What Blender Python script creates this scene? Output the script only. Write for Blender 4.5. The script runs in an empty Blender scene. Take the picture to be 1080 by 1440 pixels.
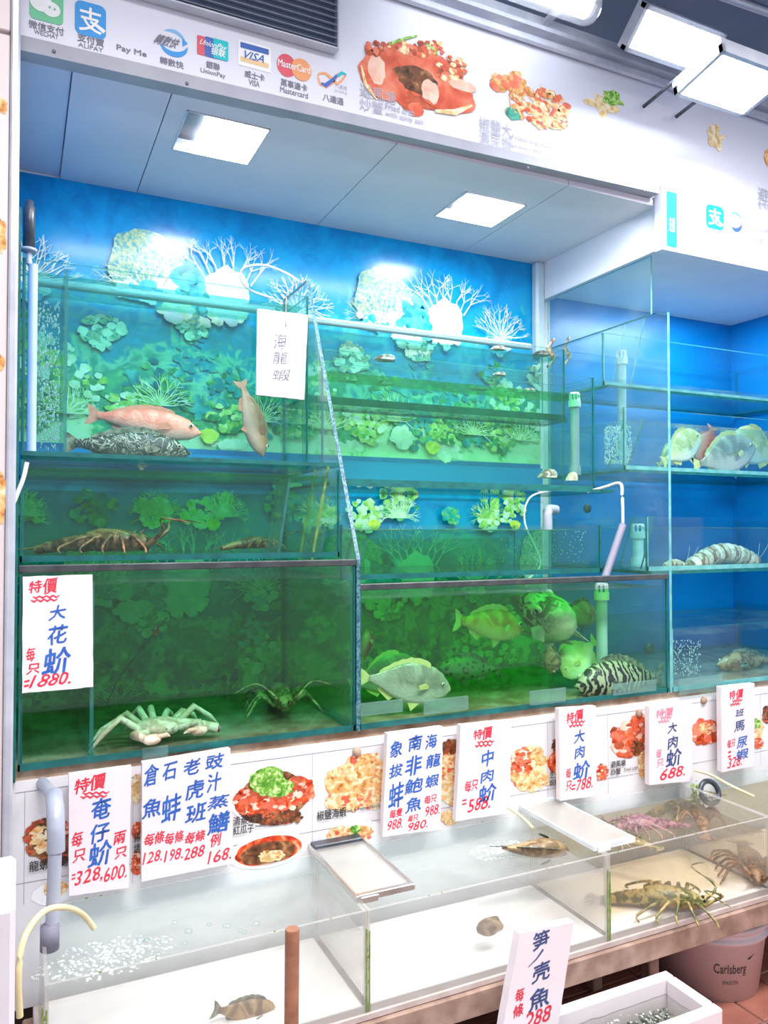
import bpy, math, random
from mathutils import Vector, Matrix, noise
R = random.Random(7)
S = bpy.context.scene
COL = S.collection
sin, cos, PI = math.sin, math.cos, math.pi

# ------------------------------------------------------------------ camera, world, exposure
FPX, YAW, PITCH, H = 1083.0, math.radians(25.44), math.radians(1.28), 1.30
cd = bpy.data.cameras.new('camera'); cam = bpy.data.objects.new('camera', cd); COL.objects.link(cam)
cd.sensor_fit = 'HORIZONTAL'; cd.sensor_width = 36.0; cd.lens = 36.0 * FPX / 1080.0
cd.clip_start = 0.05
cam.location = (0, 0, H); cam.rotation_euler = (PI / 2 + PITCH, 0, -YAW)
S.camera = cam
S.view_settings.view_transform = 'Standard'; S.view_settings.look = 'None'
S.view_settings.gamma = 1; S.view_settings.use_curve_mapping = False
S.view_settings.exposure = 0.0
S.cycles.transparent_max_bounces = 48
S.cycles.max_bounces = 8
S.cycles.sample_clamp_indirect = 6.0
wd = bpy.data.worlds.new('world'); S.world = wd; wd.use_nodes = True
bg = wd.node_tree.nodes['Background']; bg.inputs[0].default_value = (0.86, 0.90, 1.0, 1); bg.inputs[1].default_value = 0.85

def area(name, loc, target, sx, sy, power, color=(1, 1, 1), spread=PI):
    l = bpy.data.lights.new(name, 'AREA'); l.shape = 'RECTANGLE'; l.size = sx; l.size_y = sy
    l.energy = power; l.color = color; l.spread = spread
    o = bpy.data.objects.new(name, l); COL.objects.link(o); o.location = loc
    o.rotation_euler = (Vector(target) - Vector(loc)).to_track_quat('-Z', 'Y').to_euler()
    return o
# the market lane's ceiling lamps behind and above the photographer
area('lane_lamp', (0.5, 0.35, 2.95), (0.7, 1.35, 0.3), 1.3, 0.35, 36, (1, 0.97, 0.97), math.radians(115))
area('lane_lamp.001', (2.1, 0.55, 2.95), (1.9, 1.5, 0.3), 1.2, 0.35, 32, (1, 0.97, 0.97), math.radians(115))
# unseen fill strip added behind the sign's lower edge to brighten the tanks
area('alcove_fill', (0.9, 1.84, 2.30), (0.9, 2.08, 1.0), 1.6, 0.04, 8, (0.92, 0.97, 1))

# unseen light added above the blue bay to brighten its panels
area('bay_fill', (2.35, 2.08, 2.19), (2.35, 2.1, 1.0), 0.5, 0.2, 8, (0.92, 0.97, 1))
# ------------------------------------------------------------------ picking points
Fv = Vector((sin(YAW) * cos(PITCH), cos(YAW) * cos(PITCH), sin(PITCH)))
Rv = Vector((cos(YAW), -sin(YAW), 0)); Uv = Rv.cross(Fv)
def ray(u, v): return Fv + Rv * ((u - 540) / FPX) + Uv * ((720 - v) / FPX)
def at(u, v, Y): d = ray(u, v); t = Y / d.y; return Vector((d.x * t, Y, H + d.z * t))
def atz(u, v, z): d = ray(u, v); t = (z - H) / d.z; return Vector((d.x * t, d.y * t, z))

# ------------------------------------------------------------------ materials
MATS = {}
def nt(name):
    m = bpy.data.materials.new(name); m.use_nodes = True; n = m.node_tree
    n.nodes.clear(); out = n.nodes.new('ShaderNodeOutputMaterial'); MATS[name] = m
    return m, n, out
def ramp(n, fac, stops, interp='LINEAR'):
    r = n.nodes.new('ShaderNodeValToRGB'); r.color_ramp.interpolation = interp
    e = r.color_ramp.elements
    while len(e) < len(stops): e.new(0.5)
    for k, (p, c) in enumerate(stops):
        e[k].position = p; e[k].color = (*c, 1)
    n.links.new(fac, r.inputs[0]); return r.outputs[0]
def noise_node(n, scale, detail=3, coord='Object', dist=0.0, vec=None):
    tc = n.nodes.new('ShaderNodeTexCoord'); t = n.nodes.new('ShaderNodeTexNoise')
    t.inputs['Scale'].default_value = scale; t.inputs['Detail'].default_value = detail
    t.inputs['Distortion'].default_value = dist
    n.links.new(vec or tc.outputs[coord], t.inputs['Vector']); return t.outputs['Fac']
def pm(name, c, rough=0.5, c2=None, scale=20, metal=0.0, bump=0.0, spec=0.5, coord='Object', lo=0.35, hi=0.65, coat=0.0, sss=0):
    """plain procedural material: two colours mixed by noise, optional bump"""
    m, n, out = nt(name)
    p = n.nodes.new('ShaderNodeBsdfPrincipled')
    f = noise_node(n, scale, 4, coord)
    c2 = c2 or tuple(x * 0.93 for x in c)
    n.links.new(ramp(n, f, [(lo, c), (hi, c2)]), p.inputs['Base Color'])
    p.inputs['Roughness'].default_value = rough; p.inputs['Metallic'].default_value = metal
    p.inputs['Specular IOR Level'].default_value = spec
    p.inputs['Coat Weight'].default_value = coat; p.inputs['Coat Roughness'].default_value = 0.08
    if bump:
        b = n.nodes.new('ShaderNodeBump'); b.inputs['Strength'].default_value = bump; b.inputs['Distance'].default_value = 0.003
        n.links.new(noise_node(n, scale * 3, 4, coord), b.inputs['Height']); n.links.new(b.outputs[0], p.inputs['Normal'])
    n.links.new(p.outputs[0], out.inputs[0]); return m
def emit(name, c, s):
    m, n, out = nt(name); e = n.nodes.new('ShaderNodeEmission'); e.inputs[0].default_value = (*c, 1); e.inputs[1].default_value = s
    n.links.new(e.outputs[0], out.inputs[0]); return m
def clear(name, tint, diff=0.0, diffc=(0.8, 0.9, 0.9), gloss=1.0, rough=0.02, bump=0.0, bscale=12, streak=0.0):
    """thin see-through sheet or water skin: tinted transmission + fresnel reflection + a share of turbid scatter"""
    m, n, out = nt(name)
    tr = n.nodes.new('ShaderNodeBsdfTransparent'); tr.inputs[0].default_value = (*tint, 1)
    top = tr.outputs[0]
    if diff:
        d = n.nodes.new('ShaderNodeBsdfDiffuse'); d.inputs[0].default_value = (*diffc, 1)
        tl = n.nodes.new('ShaderNodeBsdfTranslucent'); tl.inputs[0].default_value = (*diffc, 1)
        md = n.nodes.new('ShaderNodeMixShader'); md.inputs[0].default_value = 0.5
        n.links.new(d.outputs[0], md.inputs[1]); n.links.new(tl.outputs[0], md.inputs[2])
        mx = n.nodes.new('ShaderNodeMixShader')
        if streak:
            f = noise_node(n, 5, 5, 'Object', 1.0)
            mr = n.nodes.new('ShaderNodeMapRange'); mr.inputs[1].default_value = 0.4; mr.inputs[2].default_value = 0.7
            mr.inputs[3].default_value = diff; mr.inputs[4].default_value = diff + streak
            n.links.new(f, mr.inputs[0]); n.links.new(mr.outputs[0], mx.inputs[0])
        else: mx.inputs[0].default_value = diff
        n.links.new(top, mx.inputs[1]); n.links.new(md.outputs[0], mx.inputs[2]); top = mx.outputs[0]
    g = n.nodes.new('ShaderNodeBsdfGlossy'); g.inputs['Roughness'].default_value = rough
    fr = n.nodes.new('ShaderNodeLayerWeight'); fr.inputs[0].default_value = 0.5
    pw = n.nodes.new('ShaderNodeMath'); pw.operation = 'POWER'; pw.inputs[1].default_value = 5.0
    mu = n.nodes.new('ShaderNodeMath'); mu.operation = 'MULTIPLY_ADD'; mu.inputs[1].default_value = 0.9 * gloss; mu.inputs[2].default_value = 0.04 * gloss
    cl = n.nodes.new('ShaderNodeMath'); cl.operation = 'MINIMUM'; cl.inputs[1].default_value = 0.7
    n.links.new(fr.outputs['Facing'], pw.inputs[0]); n.links.new(pw.outputs[0], mu.inputs[0]); n.links.new(mu.outputs[0], cl.inputs[0])
    mg = n.nodes.new('ShaderNodeMixShader'); n.links.new(cl.outputs[0], mg.inputs[0])
    n.links.new(top, mg.inputs[1]); n.links.new(g.outputs[0], mg.inputs[2])
    if bump:
        b = n.nodes.new('ShaderNodeBump'); b.inputs['Strength'].default_value = bump; b.inputs['Distance'].default_value = 0.01
        n.links.new(noise_node(n, bscale, 4, 'Object', 0.8), b.inputs['Height'])
        n.links.new(b.outputs[0], g.inputs['Normal']); n.links.new(b.outputs[0], fr.inputs['Normal'])
    n.links.new(mg.outputs[0], out.inputs[0]); return m
def pattern(name, dark, light, kind, scale, pos=0.5, rough=0.35, belly=None):
    """animal skin: spots, blotches or bands in the animal's own coordinates"""
    m, n, out = nt(name); p = n.nodes.new('ShaderNodeBsdfPrincipled'); tc = n.nodes.new('ShaderNodeTexCoord')
    if kind == 'band':
        w = n.nodes.new('ShaderNodeTexWave'); w.inputs['Scale'].default_value = scale; w.inputs['Distortion'].default_value = 9 if scale > 12 else 6
        w.inputs['Detail'].default_value = 3; w.inputs['Detail Scale'].default_value = 2.5
        n.links.new(tc.outputs['Object'], w.inputs['Vector']); f = w.outputs['Fac']
    elif kind == 'spot':
        w = n.nodes.new('ShaderNodeTexVoronoi'); w.inputs['Scale'].default_value = scale
        n.links.new(tc.outputs['Object'], w.inputs['Vector']); f = w.outputs['Distance']
    else:
        f = noise_node(n, scale, 5, 'Object', 1.0)
    if kind == 'vein': c = ramp(n, noise_node(n, scale, 2, 'Object', 2.0), [(0.39, dark), (0.42, light), (0.45, dark), (0.53, dark), (0.555, light), (0.58, dark)])
    else: c = ramp(n, f, [(pos - 0.06, dark), (pos + 0.06, light)])
    if belly:
        sx = n.nodes.new('ShaderNodeSeparateXYZ'); n.links.new(tc.outputs['Generated'], sx.inputs[0])
        mx = n.nodes.new('ShaderNodeMix'); mx.data_type = 'RGBA'
        mr = n.nodes.new('ShaderNodeMapRange'); mr.inputs[1].default_value = 0.15; mr.inputs[2].default_value = 0.5
        n.links.new(sx.outputs[2], mr.inputs[0]); n.links.new(mr.outputs[0], mx.inputs[0])
        mx.inputs[6].default_value = (*belly, 1); n.links.new(c, mx.inputs[7]); c = mx.outputs[2]
    n.links.new(c, p.inputs['Base Color']); p.inputs['Roughness'].default_value = rough
    b = n.nodes.new('ShaderNodeBump'); b.inputs['Strength'].default_value = 0.4; b.inputs['Distance'].default_value = 0.002
    v = n.nodes.new('ShaderNodeTexVoronoi'); v.inputs['Scale'].default_value = 160
    n.links.new(tc.outputs['Object'], v.inputs['Vector']); n.links.new(v.outputs['Distance'], b.inputs['Height'])
    n.links.new(b.outputs[0], p.inputs['Normal'])
    n.links.new(p.outputs[0], out.inputs[0]); return m
def prn(name, stops, scale, rough=0.55, spec=0.3, detail=6, vor=False):
    """flat print: colours of a photographic motif"""
    m, n, out = nt(name); p = n.nodes.new('ShaderNodeBsdfPrincipled')
    if vor:
        tc = n.nodes.new('ShaderNodeTexCoord'); w = n.nodes.new('ShaderNodeTexVoronoi'); w.inputs['Scale'].default_value = scale
        n.links.new(tc.outputs['Object'], w.inputs['Vector']); f = w.outputs['Distance']
    else: f = noise_node(n, scale, detail, 'Object', 0.6)
    n.links.new(ramp(n, f, stops), p.inputs['Base Color']); p.inputs['Roughness'].default_value = rough
    p.inputs['Specular IOR Level'].default_value = spec
    n.links.new(p.outputs[0], out.inputs[0]); return m
def M(name): return MATS[name]

pm('white_board', (0.82, 0.79, 0.81), 0.45, (0.78, 0.76, 0.79), 3)
pm('foam_white', (0.84, 0.77, 0.80), 0.75, (0.80, 0.72, 0.76), 6, bump=0.25, coord='Object')
pm('sign_white', (0.74, 0.75, 0.84), 0.4, (0.71, 0.72, 0.83), 2)
pm('ceiling_paint', (0.76, 0.74, 0.84), 0.6, (0.70, 0.69, 0.80), 4)
pm('trim_metal', (0.62, 0.64, 0.70), 0.35, (0.50, 0.52, 0.60), 14, metal=0.3)
pm('trim_grey', (0.40, 0.41, 0.48), 0.5, (0.33, 0.34, 0.41), 8)
pm('dark_ceiling', (0.20, 0.25, 0.36), 0.7, (0.15, 0.20, 0.31), 3)
pm('black_rim', (0.03, 0.035, 0.04), 0.4, (0.06, 0.07, 0.07), 30)
pm('seal', (0.01, 0.10, 0.10), 0.3, (0.01, 0.16, 0.15), 25)
pm('seal_light', (0.10, 0.36, 0.36), 0.3, (0.18, 0.50, 0.47), 25)
pm('algae_edge', (0.10, 0.22, 0.03), 0.5, (0.30, 0.36, 0.10), 60)
pm('worn_edge', (0.01, 0.08, 0.12), 0.4, (0.13, 0.27, 0.33), 160, lo=.42, hi=.6)
pm('pvc_grey', (0.42, 0.45, 0.53), 0.35, (0.36, 0.39, 0.48), 10)
pm('pvc_pale', (0.48, 0.60, 0.68), 0.35, (0.40, 0.54, 0.64), 10)
pm('pvc_white', (0.80, 0.85, 0.86), 0.35, (0.68, 0.74, 0.75), 20)
pm('dark_plastic', (0.03, 0.035, 0.05), 0.3, (0.06, 0.07, 0.09), 20)
pm('hose_white', (0.78, 0.82, 0.82), 0.3, (0.68, 0.74, 0.74), 30)
pm('hose_yellow', (0.80, 0.72, 0.42), 0.3, (0.72, 0.62, 0.34), 20)
pm('steel', (0.70, 0.68, 0.66), 0.28, (0.55, 0.53, 0.51), 12, metal=0.9)
pm('wire', (0.45, 0.43, 0.42), 0.4, (0.3, 0.2, 0.15), 60, metal=0.7)
pm('wood_stick', (0.36, 0.16, 0.09), 0.6, (0.27, 0.11, 0.06), 30, bump=0.3)
pm('wood_rail', (0.42, 0.28, 0.22), 0.6, (0.25, 0.15, 0.11), 18, bump=0.4)
pm('rail_edge', (0.62, 0.52, 0.48), 0.5, (0.5, 0.4, 0.36), 20)
pm('rusty', (0.30, 0.16, 0.09), 0.7, (0.55, 0.42, 0.32), 14, bump=0.5)
pm('floor_grout', (0.22, 0.15, 0.13), 0.8)
pm('floor_tile', (0.42, 0.17, 0.12), 0.35, (0.30, 0.11, 0.08), 8, bump=0.2)
pm('wall_cream', (0.78, 0.68, 0.68), 0.5, (0.72, 0.62, 0.62), 4)
pm('blue_panel', (0.0, 0.24, 0.66), 0.3, (0.0, 0.20, 0.58), 3)
pm('dark_wall', (0.10, 0.07, 0.06), 0.8)
pm('bucket_pink', (0.78, 0.68, 0.72), 0.35, (0.73, 0.62, 0.66), 5)
pm('base_white', (0.95, 0.94, 0.93), 0.4, (0.90, 0.89, 0.87), 5)
pm('ink_red', (0.78, 0.03, 0.06), 0.6, (0.70, 0.02, 0.05), 60)
pm('ink_pink', (0.80, 0.15, 0.25), 0.6, (0.85, 0.35, 0.42), 60)
pm('ink_blue', (0.02, 0.09, 0.42), 0.6, (0.03, 0.15, 0.52), 60)
pm('ink_dark', (0.03, 0.05, 0.16), 0.6, (0.05, 0.09, 0.26), 60)
pm('ink_grey', (0.06, 0.07, 0.14), 0.6, (0.22, 0.23, 0.30), 120)
pm('ink_faded', (0.75, 0.50, 0.58), 0.6, (0.85, 0.68, 0.73), 40)
pm('print_black', (0.03, 0.03, 0.03), 0.6)
pm('print_grey', (0.22, 0.21, 0.28), 0.6)
pm('print_lgrey', (0.45, 0.45, 0.52), 0.6)
pm('print_green', (0.15, 0.60, 0.32), 0.5)
pm('print_blue', (0.02, 0.32, 0.78), 0.5)
pm('print_navy', (0.05, 0.14, 0.50), 0.5)
pm('print_teal', (0.0, 0.55, 0.60), 0.5)
pm('print_sky', (0.20, 0.50, 0.85), 0.5)
pm('print_red', (0.75, 0.10, 0.14), 0.5)
pm('print_orange', (0.90, 0.38, 0.16), 0.5)
pm('print_sand', (0.88, 0.62, 0.32), 0.5)
pm('print_white', (0.95, 0.95, 0.97), 0.5)
prn('food_red', [(0.30, (0.16, 0.01, 0.0)), (0.45, (0.62, 0.05, 0.01)), (0.58, (0.82, 0.13, 0.03)), (0.72, (0.95, 0.60, 0.40))], 45)
prn('crab_red', [(0.30, (0.55, 0.07, 0.03)), (0.50, (0.75, 0.14, 0.07)), (0.70, (0.86, 0.32, 0.20))], 16)
prn('crab_dark', [(0.35, (0.30, 0.04, 0.02)), (0.6, (0.60, 0.12, 0.05))], 30)
prn('crab_light', [(0.35, (0.85, 0.45, 0.33)), (0.6, (0.92, 0.66, 0.52))], 25)
prn('food_gold', [(0.30, (0.42, 0.15, 0.03)), (0.47, (0.80, 0.38, 0.12)), (0.62, (0.93, 0.60, 0.28)), (0.75, (1.0, 0.85, 0.62))], 60)
prn('food_green', [(0.35, (0.05, 0.22, 0.02)), (0.5, (0.22, 0.50, 0.06)), (0.65, (0.70, 0.85, 0.40))], 90)
prn('food_brown', [(0.35, (0.05, 0.02, 0.01)), (0.55, (0.22, 0.08, 0.03)), (0.7, (0.5, 0.25, 0.1))], 40)
prn('food_cream', [(0.35, (0.65, 0.42, 0.16)), (0.55, (0.88, 0.72, 0.42)), (0.7, (0.97, 0.92, 0.78))], 55)
prn('food_noodle', [(0.35, (0.70, 0.20, 0.08)), (0.5, (0.90, 0.62, 0.30)), (0.65, (0.97, 0.88, 0.65))], 70)
prn('food_plate', [(0.4, (0.86, 0.85, 0.88)), (0.6, (0.95, 0.94, 0.95))], 8)
prn('food_darkgreen', [(0.4, (0.0, 0.22, 0.16)), (0.6, (0.08, 0.45, 0.32))], 50)
# the sea mural (glossy vinyl)
def mural_blue():
    m, n, out = nt('mural_sea'); p = n.nodes.new('ShaderNodeBsdfPrincipled')
    tc = n.nodes.new('ShaderNodeTexCoord'); sx = n.nodes.new('ShaderNodeSeparateXYZ'); n.links.new(tc.outputs['Object'], sx.inputs[0])
    def mth(op, a, b_):
        q = n.nodes.new('ShaderNodeMath'); q.operation = op
        for i, v in enumerate((a, b_)):
            if v is None: continue
            if isinstance(v, (int, float)): q.inputs[i].default_value = v
            else: n.links.new(v, q.inputs[i])
        return q.outputs[0]
    h = mth('FRACT', mth('DIVIDE', sx.outputs[2], 0.768), None)
    f = noise_node(n, 5, 7, 'Object', 1.2)
    g2 = noise_node(n, 17, 8, 'Object', 1.5)
    h2 = mth('ADD', mth('ADD', h, mth('MULTIPLY', mth('SUBTRACT', f, 0.5), 0.75)), mth('MULTIPLY', mth('SUBTRACT', g2, 0.5), 0.35))
    c = ramp(n, h2, [(0.00, (0.62, 0.82, 0.55)), (0.07, (0.50, 0.76, 0.42)), (0.13, (0.08, 0.46, 0.22)), (0.22, (0.02, 0.30, 0.24)), (0.30, (0.22, 0.60, 0.42)), (0.36, (0.0, 0.30, 0.42)), (0.46, (0.0, 0.36, 0.60)), (0.54, (0.06, 0.48, 0.56)), (0.60, (0.0, 0.36, 0.66)), (0.80, (0.0, 0.32, 0.70)), (1.0, (0.0, 0.20, 0.52))])
    n.links.new(c, p.inputs['Base Color']); p.inputs['Roughness'].default_value = 0.18; p.inputs['Specular IOR Level'].default_value = 0.4
    n.links.new(p.outputs[0], out.inputs[0])
mural_blue()
def mur(name, stops, scale, **k): prn(name, stops, scale, rough=0.18, spec=0.4, **k)
mur('mural_strip', [(0.4, (0.0, 0.26, 0.62)), (0.6, (0.0, 0.32, 0.70))], 2)
mur('mural_teal', [(0.3, (0.0, 0.14, 0.20)), (0.5, (0.0, 0.32, 0.36)), (0.65, (0.10, 0.52, 0.50))], 14)
mur('mural_green', [(0.3, (0.01, 0.14, 0.08)), (0.5, (0.05, 0.36, 0.15)), (0.68, (0.30, 0.62, 0.25))], 22)
mur('mural_lime', [(0.3, (0.12, 0.40, 0.08)), (0.5, (0.40, 0.66, 0.16)), (0.68, (0.80, 0.88, 0.42))], 40)
mur('mural_yellow', [(0.35, (0.55, 0.62, 0.05)), (0.6, (0.92, 0.88, 0.15))], 30)
mur('mural_cream', [(0.35, (0.50, 0.68, 0.50)), (0.6, (0.86, 0.90, 0.74))], 26)
mur('mural_fan', [(0.38, (0.05, 0.32, 0.40)), (0.5, (0.26, 0.48, 0.32)), (0.62, (0.48, 0.60, 0.36))], 90)
mur('mural_white', [(0.35, (0.50, 0.70, 0.78)), (0.6, (0.74, 0.82, 0.84))], 20)
mur('mural_sand', [(0.35, (0.55, 0.74, 0.52)), (0.6, (0.80, 0.88, 0.68))], 9)
mur('mural_aqua', [(0.35, (0.0, 0.36, 0.66)), (0.6, (0.10, 0.60, 0.80))], 30)
# glass and water
clear('glass', (0.95, 0.99, 0.985), 0.0, gloss=0.7)
clear('glass_inner', (0.95, 0.99, 0.985), 0.0, gloss=0.12)
clear('glass_hazy', (0.90, 0.975, 0.965), 0.03, (0.75, 0.92, 0.92), 0.8, streak=0.05)
clear('acrylic', (0.985, 0.985, 0.98), 0.03, (0.95, 0.95, 0.95), 0.6, 0.06, streak=0.04)
clear('acrylic_frost', (0.93, 0.92, 0.90), 0.35, (0.90, 0.88, 0.86), 0.9, 0.15)
clear('glass_edge', (0.30, 0.72, 0.68), 0.45, (0.10, 0.50, 0.48), 1.0, 0.1)
clear('clip_clear', (0.80, 0.92, 0.90), 0.18, (0.6, 0.85, 0.85), 0.8, 0.1)
def water(name, T, diff, dc, streak=0.0):
    # T: share of light left after 0.6 m of this water
    m = clear(name, (0.995, 0.995, 0.995), diff, dc, 0.10, 0.03, 0, 14, streak); vol(m, T)
WT = {}
def vol(m, T):
    WT.setdefault(m.name, T)
    sg_ = [-math.log(x) / 0.6 for x in T]; d = max(sg_) * 1.02; n = m.node_tree
    va = n.nodes.new('ShaderNodeVolumeAbsorption'); va.inputs[0].default_value = (*[1 - x / d for x in sg_], 1); va.inputs[1].default_value = d
    n.links.new(va.outputs[0], [q for q in n.nodes if q.type == 'OUTPUT_MATERIAL'][0].inputs['Volume'])
water('water_deep_green', (0.16, 0.76, 0.42), 0.0, (0.05, 0.36, 0.20))
water('water_green', (0.26, 0.84, 0.54), 0.01, (0.10, 0.50, 0.32))
water('water_olive', (0.26, 0.88, 0.32), 0.0, (0.10, 0.45, 0.12))
water('water_light_green', (0.28, 0.85, 0.52), 0.015, (0.30, 0.75, 0.50))
water('water_teal', (0.42, 0.86, 0.82), 0.01, (0.2, 0.6, 0.6))
water('water_aqua', (0.84, 0.95, 0.97), 0.02, (0.5, 0.8, 0.85), 0.05)
water('water_milky', (0.96, 0.955, 0.95), 0.10, (0.95, 0.95, 0.93), 0.10)
water('water_murky', (0.90, 0.86, 0.78), 0.05, (0.80, 0.75, 0.68), 0.14)
water('water_dark', (0.30, 0.31, 0.22), 0.10, (0.35, 0.36, 0.30), 0.10)
def surf(name, tint, diff, dc, bump, sc, gloss=0.9, st=.2): clear(name, tint, diff, dc, gloss, 0.04, bump, sc, st)
surf('ripple_green', (0.90, 0.99, 0.95), 0.04, (0.50, 0.80, 0.65), 0.9, 30, .8, .15)
surf('ripple_clear', (0.96, 0.96, 0.96), 0.10, (0.92, 0.92, 0.92), 0.7, 26, .6, .15)
surf('ripple_brown', (0.94, 0.92, 0.88), 0.08, (0.75, 0.70, 0.62), 0.7, 26, .6, .1)
clear('foam', (0.9, 0.95, 0.95), 0.55, (0.95, 0.97, 0.97), 0.8, 0.2, streak=0.3)
clear('bubble', (0.92, 0.97, 0.97), 0.05, (1, 1, 1), 1.6, 0.03)
emit('lamp_white', (0.90, 0.95, 1.0), 66)
emit('tube_white', (0.92, 0.96, 1.0), 9)
emit('flood_white', (0.90, 0.95, 1.0), 115)
clear('lens_clear', (0.95, 0.97, 1.0), 0.08, (0.9, 0.93, 1.0), 1.2, 0.05)
# animals
pattern('skin_pink', (0.85, 0.22, 0.15), (0.90, 0.36, 0.26), 'blotch', 14, belly=(0.92, 0.66, 0.55))
pattern('skin_rose', (0.62, 0.20, 0.10), (0.75, 0.33, 0.20), 'blotch', 14, belly=(0.80, 0.50, 0.38))
pattern('skin_tiger', (0.015, 0.03, 0.025), (0.50, 0.58, 0.42), 'vein', 17, 0.70, belly=(0.12, 0.16, 0.12))
pattern('skin_band', (0.02, 0.02, 0.02), (0.46, 0.43, 0.30), 'band', 12.5, 0.60)
pattern('skin_spot', (0.62, 0.62, 0.48), (0.10, 0.10, 0.07), 'blotch', 32, 0.5, belly=(0.62, 0.66, 0.45))
pattern('skin_silver', (0.24, 0.25, 0.20), (0.40, 0.42, 0.34), 'blotch', 10, rough=0.25, belly=(0.62, 0.62, 0.54))
pattern('skin_paleyellow', (0.55, 0.55, 0.22), (0.78, 0.76, 0.45), 'blotch', 12, rough=0.3, belly=(0.9, 0.9, 0.75))
pattern('skin_orange', (0.75, 0.20, 0.03), (0.88, 0.42, 0.10), 'blotch', 12, belly=(0.85, 0.75, 0.35))
pattern('skin_red', (0.70, 0.06, 0.03), (0.85, 0.16, 0.08), 'blotch', 12, belly=(0.8, 0.4, 0.3))
pattern('skin_dark', (0.05, 0.09, 0.06), (0.20, 0.30, 0.20), 'spot', 60, 0.35)
pattern('skin_brown', (0.16, 0.10, 0.05), (0.40, 0.28, 0.14), 'blotch', 25)
pattern('skin_shrimp', (0.30, 0.17, 0.10), (0.62, 0.50, 0.36), 'band', 12, 0.5)
pattern('shell_pale', (0.55, 0.42, 0.28), (0.85, 0.74, 0.58), 'blotch', 30, rough=0.5)
pattern('shell_lobster', (0.10, 0.05, 0.02), (0.34, 0.17, 0.07), 'blotch', 40)
pattern('shell_olive', (0.10, 0.11, 0.03), (0.42, 0.32, 0.12), 'blotch', 40)
pattern('shell_purple', (0.20, 0.06, 0.12), (0.48, 0.26, 0.30), 'blotch', 40)
pattern('shell_abalone', (0.16, 0.12, 0.09), (0.62, 0.55, 0.45), 'blotch', 35, rough=0.6)
pattern('clam_dark', (0.04, 0.05, 0.04), (0.24, 0.25, 0.20), 'blotch', 40)
pm('eye_white', (0.7, 0.72, 0.55), 0.15, (0.6, 0.62, 0.5), 10)
pm('eye_black', (0.01, 0.01, 0.01), 0.1)
pm('fin_grey', (0.30, 0.36, 0.26), 0.4, (0.45, 0.50, 0.36), 60)
pm('fin_yellow', (0.62, 0.60, 0.18), 0.4, (0.72, 0.72, 0.35), 60)
pm('fin_pink', (0.80, 0.34, 0.24), 0.4, (0.70, 0.28, 0.18), 60)
pm('fin_dark', (0.04, 0.06, 0.04), 0.4, (0.30, 0.34, 0.24), 60)
pm('net_bag', (0.35, 0.40, 0.15), 0.6, (0.6, 0.6, 0.3), 80)
pm('rubber_band', (0.75, 0.66, 0.22), 0.5)

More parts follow.
